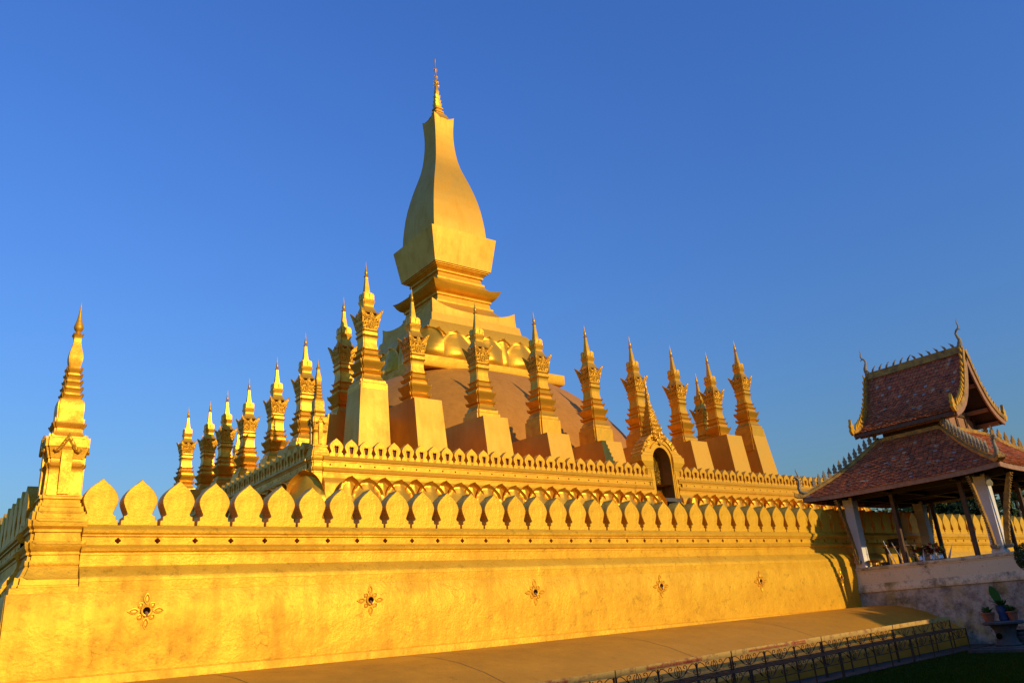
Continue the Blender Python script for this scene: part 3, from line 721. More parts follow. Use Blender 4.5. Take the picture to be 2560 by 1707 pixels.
LTXT = ['half hidden behind the near corner stupa', 'rising behind the slim terrace corner tower', 'third step down the receding left row', 'fourth down the receding left row, mostly in green shade', 'fifth down the receding left row', 'small and far in the left row, beside the last corner stupa']
for i, (x, y) in enumerate(LY):
    place_stupa(x, y, -PI/2, 'golden stupa %s' % LTXT[i], [11.9, 11.6, 11.2, 11.2, 11.6, 12.0][i], 19.7)
place_stupa(16.3, 53.4, 0, 'farthest golden corner stupa at the left end, behind a narrow lit tower', tip=20.85, corner=(-1, 1))
# the few stupas of the far sides that can be glimpsed
place_stupa(20.9, 53.4, PI, 'golden stupa of the back row, glimpsed between two stupas of the left row', 11.5, 19.7)
place_stupa(50.6, 23.1, PI/2, 'golden stupa peeping out from behind the eighth stupa of the front row', 11.6, 19.6)
place_stupa(50.6, 29.1, PI/2, 'golden stupa whose green shaded tip shows over the dome beside the gateway spire', 11.6, 19.3)

# ------------------------------------------------------------------ the great stupa
gs = empty('great_stupa', (CX, CY, 0), 'huge golden central stupa with brown dome, lotus crown and soaring bottle shaped spire', 'stupa')
DP = [(7.3, 15.6), (9.0, 15.4), (10.5, 15.0), (12.0, 14.4), (13.5, 13.55), (14.8, 12.6), (16.0, 11.55), (17.0, 10.55), (17.9, 9.5), (18.5, 8.6), (18.95, 7.7), (19.15, 7.2)]
def dome_ring(r, z, n=96, e=2.7):
    out = []
    for k in range(n):
        a = 2*PI*k/n; c, s = math.cos(a), math.sin(a)
        q = r/((abs(c)**e+abs(s)**e)**(1/e)); out.append((q*c, q*s, z))
    return out
m = MB(); R = []
zz = [7.3+(19.15-7.3)*(1-(1-i/36)**1.6) for i in range(37)]
m.rings([dome_ring(interp(z, [p[0] for p in DP], [p[1] for p in DP]), z) for z in zz], True, False, True)
m.build('dome', 'dome', gs, smooth=60)
def sqpart(name, mat, prof, sm=30, n=12):
    m = MB(); m.rings([plain_ring(h, z, n=n, lift=l, p=pp) for h, z, l, pp in prof]); return m.build(name, mat, gs, smooth=sm)
sqpart('lotus_platform', 'gold', [(6.95, 18.9, 0, 3), (7.02, 19.08, 0, 3), (7.02, 19.77, 0, 3), (6.0, 19.78, 0, 3)])
sqpart('lotus_core', 'gold', [(5.7, 19.75, 0, 3), (5.75, 21.2, 0, 3), (5.55, 22.3, 0, 3), (5.35, 22.95, 0, 3), (4.9, 23.72, 0, 3), (4.5, 23.9, 0, 3)])
bigm = petal_mesh(2.76, 2.84, .60, .15, .15, 16, 24, base=.93, thick=.09)
narm = petal_mesh(2.0, 2.92, .34, .24, .15, 16, 24, base=.6, thick=.09)
corm = petal_mesh(2.5, 2.95, .80, .24, .15, 16, 24, base=.8, thick=.09)
bb = nb = cb = None
for k in range(4):
    Rm = Matrix.Rotation(k*PI/2, 4, 'Z')
    for i in range(7):
        x = -4.83+1.61*i; isbig = i % 2 == 1
        if isbig:
            if bb is None: bb = o = bigm.build('lotus_petal', 'gold_leaf', gs, smooth=50)
            else: o = bb.copy(); COL.objects.link(o); o.parent = gs
        else:
            if nb is None: nb = o = narm.build('lotus_petal', 'gold_leaf', gs, smooth=50)
            else: o = nb.copy(); COL.objects.link(o); o.parent = gs
        o.location = Rm @ Vector((x, -5.72 if isbig else -5.62, 19.76)); o.rotation_euler = (0, 0, k*PI/2)
    if cb is None: cb = o = corm.build('lotus_petal', 'gold_leaf', gs, smooth=50)
    else: o = cb.copy(); COL.objects.link(o); o.parent = gs
    o.location = Rm @ Vector((-5.50, -5.50, 19.76)); o.rotation_euler = (0, 0, k*PI/2-PI/4)
sqpart('flared_tier', 'gold_smooth', [(4.45, 23.75, 0, 3), (4.62, 23.85, 0, 3), (4.52, 24.57, 0, 3), (4.33, 24.6, 0, 3), (4.28, 25.1, .35, 3.5), (4.30, 25.25, .72, 3.5), (3.95, 25.3, .25, 4), (3.45, 25.75, 0, 3), (3.05, 26.25, 0, 3), (2.9, 26.5, 0, 3)], 35)
sqpart('eaved_tier', 'gold', [(2.95, 26.45, 0, 3), (2.95, 26.62, 0, 3), (2.8, 26.64, 0, 3), (2.76, 26.9, 0, 3), (2.72, 27.15, 0, 3), (2.86, 27.2, 0, 3), (2.86, 27.36, 0, 3), (2.9, 27.42, 0, 3), (3.1, 27.48, .04, 4), (3.32, 27.62, .16, 4), (3.5, 27.82, .32, 4), (3.6, 28.0, .28, 4), (3.2, 28.1, .06, 4), (2.9, 28.35, 0, 3), (2.55, 28.75, 0, 3), (2.45, 28.95, 0, 3)], 35)
sqpart('urn_base', 'gold', [(2.5, 28.9, 0, 3), (2.5, 29.1, 0, 3), (2.36, 29.14, 0, 3), (2.28, 29.4, 0, 3), (2.26, 29.6, 0, 3), (2.44, 29.66, 0, 3), (2.44, 29.8, 0, 3), (2.38, 29.84, 0, 3), (2.5, 29.98, 0, 3), (2.72, 30.08, 0, 3), (2.74, 30.16, 0, 3), (2.86, 30.18, 0, 3), (2.88, 30.3, 0, 3)], 30)
sqpart('urn_collar', 'gold_smooth', [(2.97, 30.28, 0, 3), (3.45, 33.42, .0, 3), (2.8, 33.44, 0, 3)], 30)
BP = [(33.2, 2.80), (33.9, 2.80), (34.8, 2.76), (35.66, 2.68), (36.7, 2.56), (37.66, 2.40), (38.7, 2.17), (39.75, 1.90), (40.7, 1.62), (41.56, 1.38), (42.4, 1.22), (43.33, 1.11), (44.2, 1.04), (45.1, 1.01), (46.0, 1.03), (46.7, 1.08), (47.0, 1.10)]
bp = [(interp(33.2+13.8*i/60, [p[0] for p in BP], [p[1] for p in BP]), 33.2+13.8*i/60) for i in range(61)]
bp = [((bp[max(0, i-1)][0]+bp[i][0]*2+bp[min(60, i+1)][0])/4, bp[i][1]) for i in range(61)]
m = MB(); R = [plain_ring(h, z, n=12) for h, z in bp]
R += [plain_ring(1.13, 47.0, n=12, lift=.32, p=2.6), plain_ring(1.04, 46.98, n=12, lift=.26, p=2.6), plain_ring(.86, 47.1, n=12, lift=.03, p=3), plain_ring(.72, 47.5, n=12), plain_ring(.60, 47.83, n=12)]
m.rings(R); m.build('bottle_spire', 'gold_smooth', gs, smooth=45)
top = empty('spire_finial', (0, 0, 0), None, None); top.parent = gs
bpy.data.objects.remove(top)
fp = [(.52, 47.80, 0), (.52, 47.95, 0), (.44, 47.98, 0), (.40, 48.1, 0), (.46, 48.15, 0), (.46, 48.28, 0), (.36, 48.32, 0), (.34, 48.5, 0), (.43, 48.56, 0), (.43, 48.68, 0), (.33, 48.72, 0), (.31, 48.95, 0), (.38, 49.2, .10), (.28, 49.2, 0), (.27, 49.4, 0), (.33, 49.62, .08), (.24, 49.62, 0), (.22, 49.85, 0), (.25, 50.0, 0), (.28, 50.2, .12), (.18, 50.2, 0), (.17, 50.5, 0), (.20, 50.72, 0), (.14, 51.0, 0), (.10, 51.35, 0)]
m = MB(); m.rings([sq_ring(h, z, lift=l) for h, z, l in fp]); fin = m.build('spire_finial', 'gold_leaf', gs, smooth=25)
m = MB(); m.lathe([(.09, 51.3), (.16, 51.5), (.19, 51.6), (.11, 51.7), (.16, 51.95), (.17, 52.05), (.08, 52.15), (.07, 52.5), (.12, 52.62), (.07, 52.72), (.06, 53.2), (.11, 53.4), (.12, 53.5), (.04, 53.62), (.035, 54.3), (.05, 54.55), (.06, 54.7), (.01, 54.82)], 10)
for zc, r, nn in ((51.55, .30, 8), (52.0, .26, 8), (52.6, .19, 6), (53.45, .16, 6)):
    for k in range(nn):
        a = 2*PI*k/nn; c, s = math.cos(a), math.sin(a)
        m.tube([(c*.08, s*.08, zc), (c*r*.8, s*r*.8, zc+.06), (c*r, s*r, zc-.02), (c*r, s*r, zc-.28)], [.03, .028, .03, .012], 5)
m.build('umbrella_tiers', 'gold_leaf', fin, smooth=40)

# ------------------------------------------------------------------ prayer pavilion beside the wall
PX, PY = 33.4, -3.28
pv = empty('prayer_pavilion', (PX, PY, 0), 'open pavilion with two tiered terracotta tile roof, white pillars and stained white base', 'pavilion')
W2P = lambda x, y, z: (x-PX, y-PY, z)
xa, xb, ya, yb = 29.9-PX, 36.9-PX, -7.0-PY, -.345-PY
def rect_loft(m, prof):
    m.rings([[(xa-o, ya-o, z), (xb+o, ya-o, z), (xb+o, yb, z), (xa-o, yb, z)] for o, z in prof])
m = MB(); rect_loft(m, [(.30, GZ), (.22, -1.2), (.10, -.3), (.07, .12)]); m.build('podium_base', 'white_dirty', pv)
m = MB(); rect_loft(m, [(.075, .12), (.12, .14), (.13, .24), (.10, .33), (.06, .40), (.05, .46), (.02, .47)]); m.build('podium_molding', 'white_mold', pv, smooth=40)
m = MB(); rect_loft(m, [(.02, .465), (0, .98), (.03, .985), (.03, 1.02)]); m.build('podium_parapet', 'white_mid', pv)
m = MB(); rect_loft(m, [(.035, 1.02), (.06, 1.05), (.065, 1.10), (.045, 1.15), (0, 1.16)]); m.build('podium_coping', 'white_mold', pv, smooth=40)
m = MB(); m.box(xa+.12, xb-.12, ya+.12, yb-.02, 1.0, 1.172); m.build('pavilion_floor', 'wood', pv)  # dark wood layer added to cut light bounced onto the wall behind
for x in (30.14, 36.3):
    for y in (-.60, -6.27):
        m = MB(); cx, cy = x-PX, y-PY
        m.rings([plain_ring(.235, 1.155, n=1, cx=cx, cy=cy), plain_ring(.235, 1.25, n=1, cx=cx, cy=cy), plain_ring(.215, 1.27, n=1, cx=cx, cy=cy), plain_ring(.205, 3.75, n=1, cx=cx, cy=cy), plain_ring(.225, 3.77, n=1, cx=cx, cy=cy), plain_ring(.225, 4.15, n=1, cx=cx, cy=cy)])
        m.build('pillar', 'white_clean', pv)
for x, y in ((30.14, -2.53), (30.14, -5.42), (36.3, -1.2), (36.3, -4.4), (33.2, -1.0), (33.2, -6.3)):
    m = MB(); m.box(x-PX-.075, x-PX+.075, y-PY-.075, y-PY+.075, 1.15, 4.1); m.build('timber_post', 'wood', pv)
for x in (30.14, 33.2, 36.3):
    m = MB(); m.box(x-PX-.1, x-PX+.1, -7.2-PY, .4-PY, 4.0, 4.2); m.build('beam', 'wood_dark', pv)
for y in (-.6, -2.53, -5.42, -6.27):
    m = MB(); m.box(29.4-PX, 37.1-PX, y-PY-.09, y-PY+.09, 4.06, 4.24); m.build('beam', 'wood_dark', pv)

def slope_pt(e0, e1, t0, t1, sag, lift):
    """surface between eave edge e0-e1 and top edge t0-t1; returns S(u,v), v=0 top, v=1 eave"""
    e0, e1, t0, t1 = [Vector(p) for p in (e0, e1, t0, t1)]
    def S(u, v):
        a = t0.lerp(t1, u); b = e0.lerp(e1, u); p = a.lerp(b, v); p.z -= sag*math.sin(PI*v)*(1-.2*v)
        p.z += lift*(abs(2*u-1)**4)*v**3
        return p
    return S
def curve_slope(e0, e1, t0, t1, prof):
    e0, e1, t0, t1 = [Vector(p) for p in (e0, e1, t0, t1)]
    def S(u, v):
        a = t0.lerp(t1, u); b = e0.lerp(e1, u); h, f = interp(v, [p[0] for p in prof], [p[1] for p in prof]), interp(v, [p[0] for p in prof], [p[2] for p in prof])
        p = a.lerp(b, h); p.z = lerp(a.z, b.z, f); return p
    return S
def tile_roof(name, S, rows, width_tile, parent):
    m = MB()
    for r in range(rows):
        v0, v1 = r/rows, (r+1.55)/rows
        L = (S(1, min(1, v0))-S(0, min(1, v0))).length; n = max(3, int(L/width_tile))
        for c in range(-1, n):
            u0 = (c+.5*(r % 2)+random.uniform(-.04, .04))/n; u1 = u0+.97/n
            if u1 <= .004 or u0 >= .996: continue
            u0, u1 = max(0, u0), min(1, u1); um = (u0+u1)/2
            nrm = (S(min(1, um+.02), v0)-S(max(0, um-.02), v0)).cross(S(um, min(1, v0+.03))-S(um, v0)).normalized()
            if nrm.z < 0: nrm = -nrm
            j = random.uniform(-.006, .006); lf = random.uniform(.0, .018)
            def q(u, f):
                vv = v0+(v1-v0)*f
                p = S(u, min(1, vv)) if vv <= 1 else S(u, 1)+(S(u, 1)-S(u, .97)).normalized()*(vv-1)*3.2
                return p + nrm*(.012+.035*f+j+lf*f)
            top = [q(u0, 0), q(u1, 0)]
            low = [q(lerp(u0, u1, .5+.5*math.cos(a)), .70+.30*math.sin(a)) for a in [PI*k/6 for k in range(7)]]
            i = len(m.v); P = top+low; m.v += [tuple(p) for p in P]+[tuple(p-nrm*.016) for p in P]
            k = len(P); m.f.append([i+z for z in range(k)])
            for z in range(1, k): m.f.append([i+z, i+(z+1) % k, i+k+(z+1) % k, i+k+z])
    return m.build(name, 'tiles', parent)
def sheet(m, S, off=0.0, nu=8, nv=10):
    m.rings([[S(u/nu, v/nv)-Vector((0, 0, off)) for u in range(nu+1)] for v in range(nv+1)], closed=False)

# lower hipped roof
ex, ey, ez = 4.42, 4.22, 4.28
tx, ty, tz = 1.95, 1.42, 6.55
E_ = [(-ex, -ey, ez), (ex, -ey, ez), (ex, ey, ez), (-ex, ey, ez)]
T_ = [(-tx, -ty, tz), (tx, -ty, tz), (tx, ty, tz), (-tx, ty, tz)]
low = empty('lower_roof', (0, 0, 0), None, None); bpy.data.objects.remove(low)
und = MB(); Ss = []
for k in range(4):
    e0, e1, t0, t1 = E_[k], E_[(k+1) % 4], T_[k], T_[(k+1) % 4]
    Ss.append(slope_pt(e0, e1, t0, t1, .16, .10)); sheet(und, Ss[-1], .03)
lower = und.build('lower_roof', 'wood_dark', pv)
for k in range(4): tile_roof('roof_tiles', Ss[k], 27, .19, lower)
# eave fascia boards
for k in range(4):
    m = MB(); R = []
    for i in range(17):
        p = Ss[k](i/16, 1); d = (Vector(E_[(k+1) % 4])-Vector(E_[k])).normalized(); nrm = Vector((d.y, -d.x, 0))
        R.append([p+nrm*.02+Vector((0, 0, -.0)), p+nrm*.03+Vector((0, 0, -.20)), p-nrm*.03+Vector((0, 0, -.20)), p-nrm*.05+Vector((0, 0, -.02))])
    m.rings(R); m.build('fascia', 'wood_light', lower)
# rafters under the eaves
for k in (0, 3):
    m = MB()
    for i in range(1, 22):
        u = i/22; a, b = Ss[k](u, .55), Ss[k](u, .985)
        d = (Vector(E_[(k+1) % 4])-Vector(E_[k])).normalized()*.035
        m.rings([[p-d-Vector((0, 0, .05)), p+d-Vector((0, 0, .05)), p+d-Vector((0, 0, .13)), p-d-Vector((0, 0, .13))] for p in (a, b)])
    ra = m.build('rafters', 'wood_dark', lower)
def leaf_finial(loc, yaw, s=1.0, mat='naga', parent=None, name='ridge_leaf', lean=0.0):
    ol = [(-.09, 0), (-.10, .08), (-.065, .11), (-.10, .17), (-.085, .25), (-.05, .28), (-.05, .34), (0, .46), (.05, .34), (.05, .28), (.085, .25), (.10, .17), (.065, .11), (.10, .08), (.09, 0)]
    m = MB(); R = Matrix.Rotation(yaw, 4, 'Z')
    fr = lambda x, y, z: tuple(Vector(loc)+R @ Vector((x*s+lean*z*z*s*2, y*s, z*s)))
    m.rings([[fr(x, -.02, z) for x, z in ol], [fr(x*.7, -.045, z*.95+.01) for x, z in ol]], True, False, True)
    m.rings([[fr(x, -.02, z) for x, z in ol], [fr(x, .02, z) for x, z in ol], [fr(x*.7, .045, z*.95+.01) for x, z in ol]], True, False, True)
    return m.build(name, mat, parent)
def naga_finial(loc, d, s, parent, name='naga_finial'):
    """swan necked naga rising from a hip end; d = outward direction"""
    d = Vector(d).normalized(); z = Vector((0, 0, 1)); L = Vector(loc); m = MB()
    P = [(-.55, .02, .05), (-.35, .05, .09), (-.12, .05, .115), (.05, .12, .105), (.10, .30, .085), (.05, .50, .07), (.04, .66, .07), (.10, .78, .075), (.17, .84, .06), (.24, .83, .04), (.28, .79, .015)]
    m.tube([L+d*a*s+z*b*s for a, b, r in P], [r*s for a, b, r in P], 8)
    C = [(.06, .78, .045), (.03, .92, .04), (.07, 1.05, .03), (.11, 1.16, .022), (.10, 1.30, .006)]
    m.tube([L+d*a*s+z*b*s for a, b, r in C], [r*s for a, b, r in C], 6)
    for a0, b0 in ((-.02, .52), (-.03, .66), (0, .8), (-.05, .38)):
        m.tube([L+d*a0*s+z*b0*s, L+d*(a0-.09)*s+z*(b0+.05)*s, L+d*(a0-.13)*s+z*(b0+.14)*s], [.035*s, .022*s, .004*s], 5)
    m.tube([L+d*.16*s+z*.76*s, L+d*.22*s+z*.70*s, L+d*.27*s+z*.69*s], [.035*s, .022*s, .006*s], 5)
    return m.build(name, 'naga', parent, smooth=45)
hipm = MB()
for k in range(4):
    S = Ss[k]; pts = [S(0, v/12) for v in range(13)]
    d = (pts[-1]-pts[0]); d.z = 0; d.normalize(); sdw = Vector((d.y, -d.x, 0))
    ext = pts[-1]+d*.22+Vector((0, 0, .03)); pts2 = pts+[ext, ext+d*.12+Vector((0, 0, .07))]
    m = MB(); R = []
    for p in pts2: R.append([p-sdw*.13+Vector((0, 0, -.02)), p-sdw*.12+Vector((0, 0, .10)), p-sdw*.05+Vector((0, 0, .13)), p-sdw*.045+Vector((0, 0, .19)), p+sdw*.045+Vector((0, 0, .19)), p+sdw*.05+Vector((0, 0, .13)), p+sdw*.12+Vector((0, 0, .10)), p+sdw*.13+Vector((0, 0, -.02))])
    m.rings(R); hip = m.build('hip_ridge', 'gold_old', lower)
    nl = 13
    for i in range(nl):
        f = .04+.80*i/(nl-1); p = S(0, f)+Vector((0, 0, .18)); leaf_finial(p, math.atan2(d.y, d.x), 1.0, 'gold_old' if k == 1 else 'naga', hip, lean=.0)
    naga_finial(pts[-1]+Vector((0, 0, .16)), d, .92, hip)
m = MB()
for k in range(4):
    a, b = Vector(T_[k]), Vector(T_[(k+1) % 4]); dd = (b-a).normalized(); nn = Vector((dd.y, -dd.x, 0))
    m.rings([[p+nn*.10+Vector((0, 0, -.06)), p+nn*.10+Vector((0, 0, .10)), p-nn*.05+Vector((0, 0, .12)), p-nn*.05+Vector((0, 0, -.06))] for p in (a-dd*.1, b+dd*.1)])
m.build('roof_flashing', 'gold_old', lower)

# upper storey walls and roof
uw = MB(); uw.rings([plain_ring(1.72, 6.4, hy=1.20, n=1), plain_ring(1.72, 7.35, hy=1.20, n=1)])
uw.build('upper_wall', 'wood', pv)
for sy in (-1, 1):
    y = sy*1.20
    m = MB(); ol = [(-1.74, 6.42), (1.74, 6.42), (1.66, 7.05), (1.3, 7.28), (.95, 7.68), (.62, 8.25), (.36, 8.80), (.16, 9.4), (0, 9.75), (-.16, 9.4), (-.36, 8.80), (-.62, 8.25), (-.95, 7.68), (-1.3, 7.28), (-1.66, 7.05)]
    m.rings([[(x, y, z) for x, z in ol], [(x, y+sy*.05, z) for x, z in ol]]); gw = m.build('gable_wall', 'wood_light', pv)
    fm = MB()
    for x in (-1.68, -.85, 0, .85, 1.68): fm.box(x-.05, x+.05, min(y+sy*.05, y+sy*.10), max(y+sy*.05, y+sy*.10), 6.45, 7.25)
    for z in (6.48, 7.28): fm.box(-1.74, 1.74, min(y+sy*.052, y+sy*.12), max(y+sy*.052, y+sy*.12), z-.05, z+.05)
    for x in (-.6, 0, .6): fm.box(x-.045, x+.045, min(y+sy*.05, y+sy*.10), max(y+sy*.05, y+sy*.10), 7.34, 8.2)
    fm.box(-.9, .9, min(y+sy*.052, y+sy*.11), max(y+sy*.052, y+sy*.11), 8.2, 8.29)
    fm.build('wall_frame', 'wood', gw)
    for x0 in (-1.63, -.80, .05, .90):
        pm = MB(); pm.box(x0+.12, x0+.62, min(y+sy*.05, y+sy*.075), max(y+sy*.05, y+sy*.075), 6.62, 7.14); pm.build('wall_panel', 'wood_light', gw)
ux, uy, uz, rz_ = 2.33, 2.26, 7.02, 10.02
UPF = [(0, 0, 0), (.08, .07, .12), (.2, .155, .31), (.35, .275, .51), (.5, .41, .68), (.65, .56, .815), (.8, .73, .915), (.9, .86, .965), (1, 1, 1)]
SL = curve_slope((-ux, uy, uz), (-ux, -uy, uz), (0, uy, rz_), (0, -uy, rz_), UPF)
SR = curve_slope((ux, -uy, uz), (ux, uy, uz), (0, -uy, rz_), (0, uy, rz_), UPF)
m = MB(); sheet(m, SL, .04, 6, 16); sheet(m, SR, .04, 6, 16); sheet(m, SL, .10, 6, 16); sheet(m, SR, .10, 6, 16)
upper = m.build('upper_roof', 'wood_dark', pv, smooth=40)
for S in (SL, SR): tile_roof('roof_tiles', S, 28, .165, upper)
for S, sx in ((SL, -1), (SR, 1)):
    m = MB(); a, b = S(0, 1), S(1, 1)
    m.rings([[p+Vector((sx*.03, 0, .0)), p+Vector((sx*.04, 0, -.17)), p+Vector((-sx*.03, 0, -.17)), p+Vector((-sx*.05, 0, -.02))] for p in (a, b)]); m.build('fascia', 'wood', upper)
for y in (-2.16, -1.6, 1.6, 2.16):   # purlins carrying the overhanging gable
    pass
for sx, v in ((-1, .3), (-1, .62), (-1, .9), (1, .3), (1, .62), (1, .9)):
    p = (SL if sx < 0 else SR)(.5, v); m = MB(); m.box(p.x-.07, p.x+.07, -2.2, 2.2, p.z-.30, p.z-.14); m.build('purlin', 'wood_light', upper)
# ridge cap with leaves and horn finials
m = MB(); m.rings([[(-.16, y, 9.9), (-.10, y, 10.1), (-.085, y, 10.25), (.085, y, 10.25), (.10, y, 10.1), (.16, y, 9.9)] for y in (-2.33, 2.33)]); ridge = m.build('ridge_cap', 'gold_old', upper)
for i in range(12): leaf_finial((0, -1.95+3.9*i/11, 10.245), PI/2 if i < 6 else -PI/2, .62, 'naga', ridge, lean=.7)
for sy in (-1, 1):
    m = MB(); P = [(2.20, 10.18, .12), (2.28, 10.38, .115), (2.30, 10.52, .085), (2.24, 10.68, .062), (2.20, 10.84, .05), (2.26, 10.98, .045), (2.36, 11.06, .04), (2.40, 11.18, .032), (2.36, 11.30, .024), (2.37, 11.42, .014), (2.42, 11.52, .004)]
    m.tube([(0, sy*a, b) for a, b, r in P], [r for a, b, r in P], 8)
    m.tube([(0, sy*2.33, 11.02), (0, sy*2.43, 10.98), (0, sy*2.44, 10.92)], [.03, .018, .004], 5)
    m.build('horn_finial', 'naga', ridge, smooth=50)
for sy in (-1, 1):
    for sx, S in ((-1, SL), (1, SR)):
        u = (0 if sy > 0 else 1) if sx < 0 else (1 if sy > 0 else 0)
        pts = [S(u, v/20) for v in range(21)]
        def strip(w0, w1, y0, y1):
            R = []
            for i, p in enumerate(pts):
                t = (pts[min(i+1, 20)]-pts[max(0, i-1)]).normalized(); nn = Vector((0, 1, 0)).cross(t); nn = nn if nn.z > 0 else -nn
                R.append([p+nn*w0+Vector((0, sy*y0, 0)), p+nn*w1+Vector((0, sy*y0, 0)), p+nn*w1+Vector((0, sy*y1, 0)), p+nn*w0+Vector((0, sy*y1, 0))])
            return R
        m = MB(); m.rings(strip(.0, .17, -.02, .14)); bb = m.build('bargeboard', 'gold_old', upper)
        m = MB(); m.rings(strip(-.24, -.004, .02, .085)); m.build('barge_rail', 'wood_light', bb)
        m = MB(); 
        for i in range(13):
            f = .03+.85*i/12; p = S(u, f); t = (S(u, min(1, f+.03))-S(u, max(0, f-.03))).normalized(); nn = Vector((0, 1, 0)).cross(t); nn = nn if nn.z > 0 else -nn
            b0 = p+nn*.16+Vector((0, sy*.06, 0)); s = .8+.3*f
            q = lambda a, b, c: tuple(b0+(-t)*a*s+nn*b*s+Vector((0, c*s, 0)))
            ol = [(-.10, 0), (-.07, .08), (-.02, .13), (.05, .19), (.15, .25), (.10, .14), (.09, .06), (.08, 0)]
            m.rings([[q(a, b, -.035) for a, b in ol], [q(a, b, .035) for a, b in ol]])
        m.build('barge_leaves', 'gold', bb)
        e = pts[-1]; m = MB()
        q = lambda a, b, c: tuple(e+Vector((sx*a, sy*.06+c, b)))
        ol = [(-.18, .02), (-.1, .2), (.02, .3), (.0, .42), (.07, .52), (.12, .72), (.16, .5), (.24, .38), (.2, .28), (.26, .16), (.2, .05), (.1, -.05)]
        m.rings([[q(a, b, -.06) for a, b in ol], [q(a, b, .06) for a, b in ol]]); m.build('barge_end_leaf', 'gold', bb)
# carved eave brackets
def bracket(x, y, dx, dy, z0=1.45, z1=4.05):
    d = Vector((dx, dy, 0)); s = Vector((-dy, dx, 0)); b = Vector(W2P(x, y, 0)); m = MB()
    n = 26; R = []
    for i in range(n+1):
        f = i/n; z = lerp(z0, z1, f); o = .04+.72*f**1.5; w = .17+.06*math.sin(f*PI)-.03*f
        zig = .022*(1 if i % 2 else -1)
        R.append([b+d*(o)+s*.035+Vector((0, 0, z)), b+d*(o+w+zig)+s*.035+Vector((0, 0, z)), b+d*(o+w+zig)-s*.035+Vector((0, 0, z)), b+d*(o)-s*.035+Vector((0, 0, z))])
    m.rings(R)
    for i in range(30):
        f = (i+.5)/30; z = lerp(z0, z1, f); o = .04+.72*f**1.5+.19; p = b+d*o+Vector((0, 0, z))
        for ss in (-1, 1):
            c = p+s*ss*.04; m.box(c.x-.02, c.x+.02, c.y-.02, c.y+.02, c.z-.02, c.z+.02)
    br = m.build('eave_bracket', 'gold_old', pv)
    m = MB(); c = b+d*.14; m.rings([plain_ring(.10, z0-.13, n=1, cx=c.x, cy=c.y), plain_ring(.13, z0-.05, n=1, cx=c.x, cy=c.y), plain_ring(.12, z0+.01, n=1, cx=c.x, cy=c.y)]); m.build('bracket_foot', 'naga', br)
for x, y, dx, dy in ((29.93, -.60, -1, 0), (29.93, -6.27, -1, 0), (30.14, -6.48, 0, -1), (36.3, -6.48, 0, -1), (36.51, -6.27, 1, 0), (36.51, -.60, 1, 0)): bracket(x, y, dx, dy)
m = MB()   # small carved plaque hanging under the eave at the near corner
ol = [(-.10, 0), (.10, 0), (.13, .12), (.08, .22), (.04, .34), (0, .42), (-.04, .34), (-.08, .22), (-.13, .12)]
c = W2P(29.72, -6.68, 3.62); m.rings([[(c[0]+x*.7, c[1]-x*.7-.02, c[2]+z) for x, z in ol], [(c[0]+x*.7+.03, c[1]-x*.7+.02, c[2]+z) for x, z in ol]]); m.build('carved_plaque', 'naga', pv)

# ------------------------------------------------------------------ things standing in the pavilion
def place(mb, name, mat, loc, label, cat, group=None, smooth=None):
    o = mb.build(name, mat, None, smooth); o.location = loc; return tag(o, label, cat, group)
t = empty('altar', (32.2, -1.3, 1.16), 'dark wooden altar in the shadow at the back of the pavilion', 'altar')
m = MB(); m.box(-.6, .6, -.45, .45, .78, .84); m.build('table_top', 'wood', t)
for sx in (-1, 1):
    for sy in (-1, 1):
        m = MB(); m.box(sx*.5-.05, sx*.5+.05, sy*.36-.05, sy*.36+.05, 0, .78); m.build('leg', 'wood', t)
m = MB(); m.box(-.35, .35, -.2, .3, .84, 1.15); m.build('altar_shelf', 'wood_dark', t)
for i, (x, y, tilt, h, lab) in enumerate(((30.45, -1.92, .36, 1.05, 'front silver pole leaning in the pavilion opening, with a brass ring near its top'), (30.75, -2.12, .40, .95, 'rear thin silver pole leaning behind another in the pavilion opening'))):
    r = empty('leaning_pole', (x, y, 1.16), lab, 'pole'); r.rotation_euler = (-tilt*.9, 0, .12)
    m = MB(); m.tube([(0, 0, 0), (0, 0, h)], .018 if i == 0 else .013, 8); m.build('shaft', 'silver', r, smooth=50)
    m = MB(); m.lathe([(.02, h*.78), (.045, h*.79), (.045, h*.82), (.02, h*.83)], 10); m.build('ring', 'brass', r)
    m = MB(); m.lathe([(.02, h), (.03, h+.02), (.01, h+.06)], 8); m.build('tip', 'brass', r)
m = MB(); m.lathe([(.0, 0), (.20, 0), (.13, .04), (.10, .10), (.11, .16), (.27, .22), (.30, .27), (.26, .25), (.0, .22)], 20)
place(m, 'offering_tray', 'brass', (30.22, -1.12, 1.16), 'round brown pedestal tray on the pavilion ledge beside the left pillar', 'tray', smooth=40)
m = MB(); m.lathe([(.0, 0), (.10, 0), (.16, .06), (.18, .13), (.19, .14), (.17, .13), (.10, .05), (0, .04)], 18)
place(m, 'silver_bowl', 'silver', (30.28, -1.52, 1.16), 'small silver bowl on the pavilion ledge right of the brown tray', 'bowl', smooth=40)
